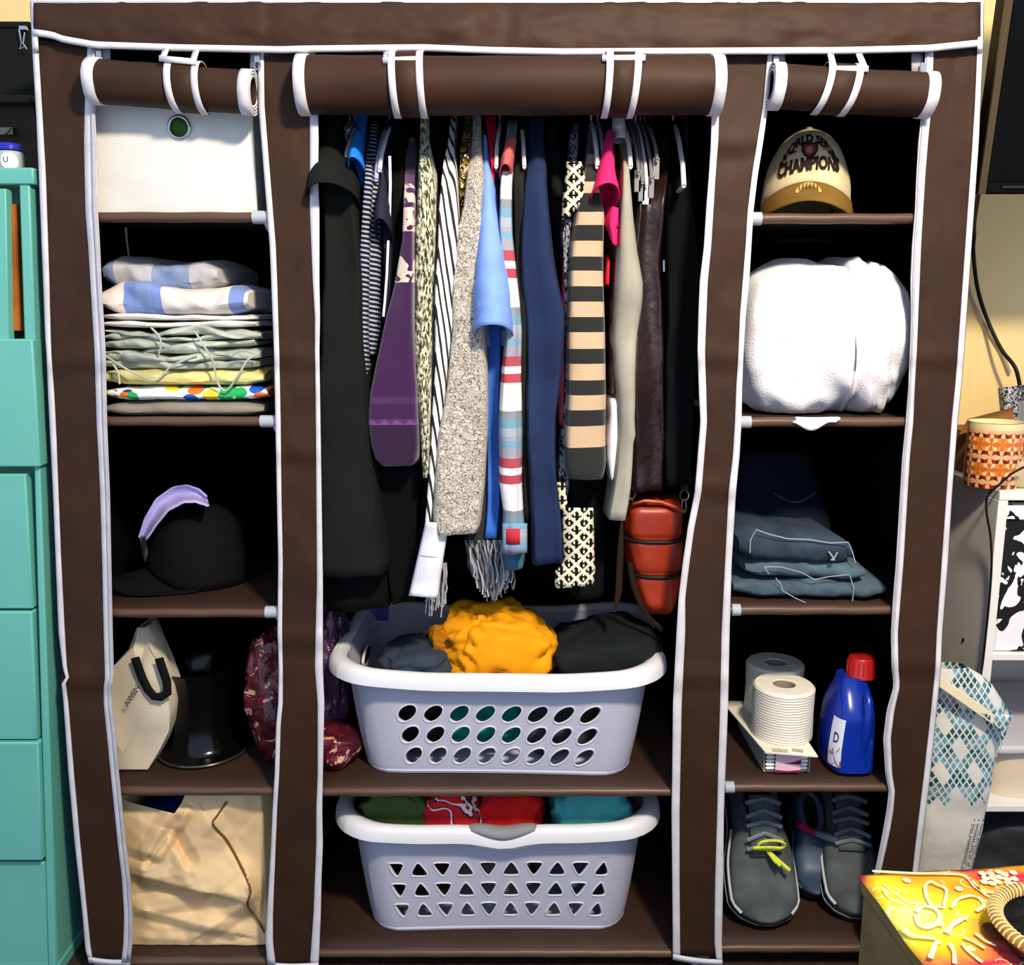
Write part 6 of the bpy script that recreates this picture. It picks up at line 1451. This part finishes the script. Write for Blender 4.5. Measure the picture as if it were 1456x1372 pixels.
cc = g.mix(g.ramp(dd, [(.055, (0, 0, 0)), (.11, (255, 255, 255))], False), g.ramp(dd, [(0, (252, 244, 150)), (.04, (250, 236, 70)), (.09, (248, 222, 10))], False), cc)
e = g.vor(34, g.mp(g.co(), (1, 1, .1)), 'F1'); ln = g.lt(g.math('ABSOLUTE', g.math('SUBTRACT', e, .36)), .03)
g.col(g.mix(g.math('MULTIPLY', g.math('MULTIPLY', ln, g.gt(g.noise(11), .5)), .7), cc, (250, 240, 200))); g.bump(g.noise(200), .2); BAT = g.m
cloth = thing('batik_cloth', 'yellow and orange batik cloth with white outlines covering the ottoman', 'cloth', ft.location + Vector((0, 0, zc - .005)))
rows = [[A - ex * .006 - ey * .006 + ex * ((Wd + .012) * u_) + ey * ((Dp + .012) * v_) + Vector((0, 0, -.001 + .0025 * fnz(u_ * 7, v_ * 7, 0, 3) - (.006 if u_ in (0, 1) or v_ in (0, 1) else 0))) for u_ in frange(0, 1, 40)] for v_ in frange(0, 1, 40)]
MB().grid(rows).build('cloth_sheet', BAT, cloth, solid=.003, soff=1, sharp=0)
WL = M('white_wax_line', (250, 238, 190), .8, var=0)
def wax(pts_, wd):                       # flat wax line lying on the cloth
    P3 = [onz(a, b, zc) + Vector((0, 0, .0042)) for a, b, _ in smooth_pts([(a, b, 0) for a, b in pts_], 6)]; rows = []
    for i, q in enumerate(P3):
        d = (P3[min(i + 1, len(P3) - 1)] - P3[max(i - 1, 0)]).normalized(); s_ = Vector((-d.y, d.x, 0)) * wd * (.62 + .08 * math.sin(i * .9)); rows.append([q - s_, q + s_])
    MB().grid(rows).build('wax_outline', WL, cloth, solid=.0008)
for pts_, wd in ((((1341, 1293), (1322, 1288), (1315, 1266), (1322, 1257), (1332, 1261), (1345, 1268), (1343, 1286), (1340, 1294)), .0036), (((1352, 1294), (1362, 1282), (1378, 1277), (1393, 1281), (1398, 1291), (1388, 1299)), .0042), (((1240, 1242), (1300, 1245), (1355, 1246), (1374, 1250), (1386, 1264), (1404, 1272), (1424, 1272)), .0035), (((1376, 1250), (1392, 1268), (1412, 1280), (1450, 1278)), .003), (((1368, 1345), (1376, 1356), (1396, 1372)), .0035), (((1322, 1366), (1330, 1346), (1336, 1342)), .005), (((1350, 1345), (1356, 1358), (1357, 1374)), .004), (((1255, 1260), (1268, 1270), (1290, 1286), (1304, 1288)), .0012), (((1254, 1268), (1266, 1282), (1288, 1290)), .0012), (((1346, 1330), (1352, 1320), (1366, 1310), (1374, 1308)), .006), (((1302, 1300), (1312, 1292), (1330, 1296), (1336, 1310), (1322, 1322), (1306, 1318), (1302, 1304)), .005), (((1370, 1336), (1384, 1342), (1400, 1352)), .003), (((1386, 1330), (1402, 1342), (1416, 1348)), .003), (((1280, 1320), (1300, 1334), (1330, 1338)), .004)):
    wax(pts_, wd)
rnd = random.Random(3)
for a, b in [(1363, 1266), (1417, 1293), (1289, 1254), (1336, 1316)] + [(1398 + 11 * (k % 5) + rnd.uniform(-3, 3), 1244 + 7 * (k // 5) + rnd.uniform(-2, 2)) for k in range(15)]:
    c = onz(a, b, zc) + Vector((0, 0, .003)); MB().lathe([(0, .0012), (.004, .001), (.0055, 0)], c, 10).build('wax_dot', WL, cloth)
# dark bowl with a rope rim on the cloth, brown disc beside it
bw_ = thing('rope_rim_basket', 'dark woven tray with a twisted golden rope rim on the batik cloth', 'tray', onz(1500, 1345, zc) + Vector((0, 0, .003)))
c = onz(1508, 1352, zc); rr = (c - onz(1422, 1352, zc)).length
c = c + Vector((0, 0, .004))
MB().lathe([(0, 0), (rr * .85, 0), (rr * .95, .01), (rr, .03), (rr * .97, .03), (rr * .9, .012), (rr * .8, .004), (0, .004)], c, 56).build('tray_body', M('black_weave', (26, 24, 24), .35, .8, 90, .4, 60), bw_)
RP = M('gold_rope', (150, 112, 52), .5, .3, 200, .2, 60)
MB().tube([c + Vector((rr * math.cos(a), rr * math.sin(a), .03)) for a in frange(0, 6.2832, 80)], .008, 10).build('rim_core', RP, bw_)
m = MB()
for k in range(70):
    a0 = k / 70 * 6.2832
    m.tube([c + Vector(((rr + .0086 * math.cos(w_)) * math.cos(a0 + w_ * .012), (rr + .0086 * math.cos(w_)) * math.sin(a0 + w_ * .012), .03 + .0086 * math.sin(w_))) for w_ in frange(0, 3.4, 7)], .0016, 5)
m.build('rim_twist', M('pale_rope', (232, 206, 140), .5, var=.1), bw_)
c = onz(1412, 1328, zc) + Vector((0, 0, .004)); 
MB().lathe([(0, .004), (.013, .004), (.0145, .002), (.014, 0), (0, 0)], c, 28).single('brown_disc', 'flat brown disc beside the rope-rimmed tray', 'disc', M('brown_leather_disc', (104, 56, 20), .6, var=.1))
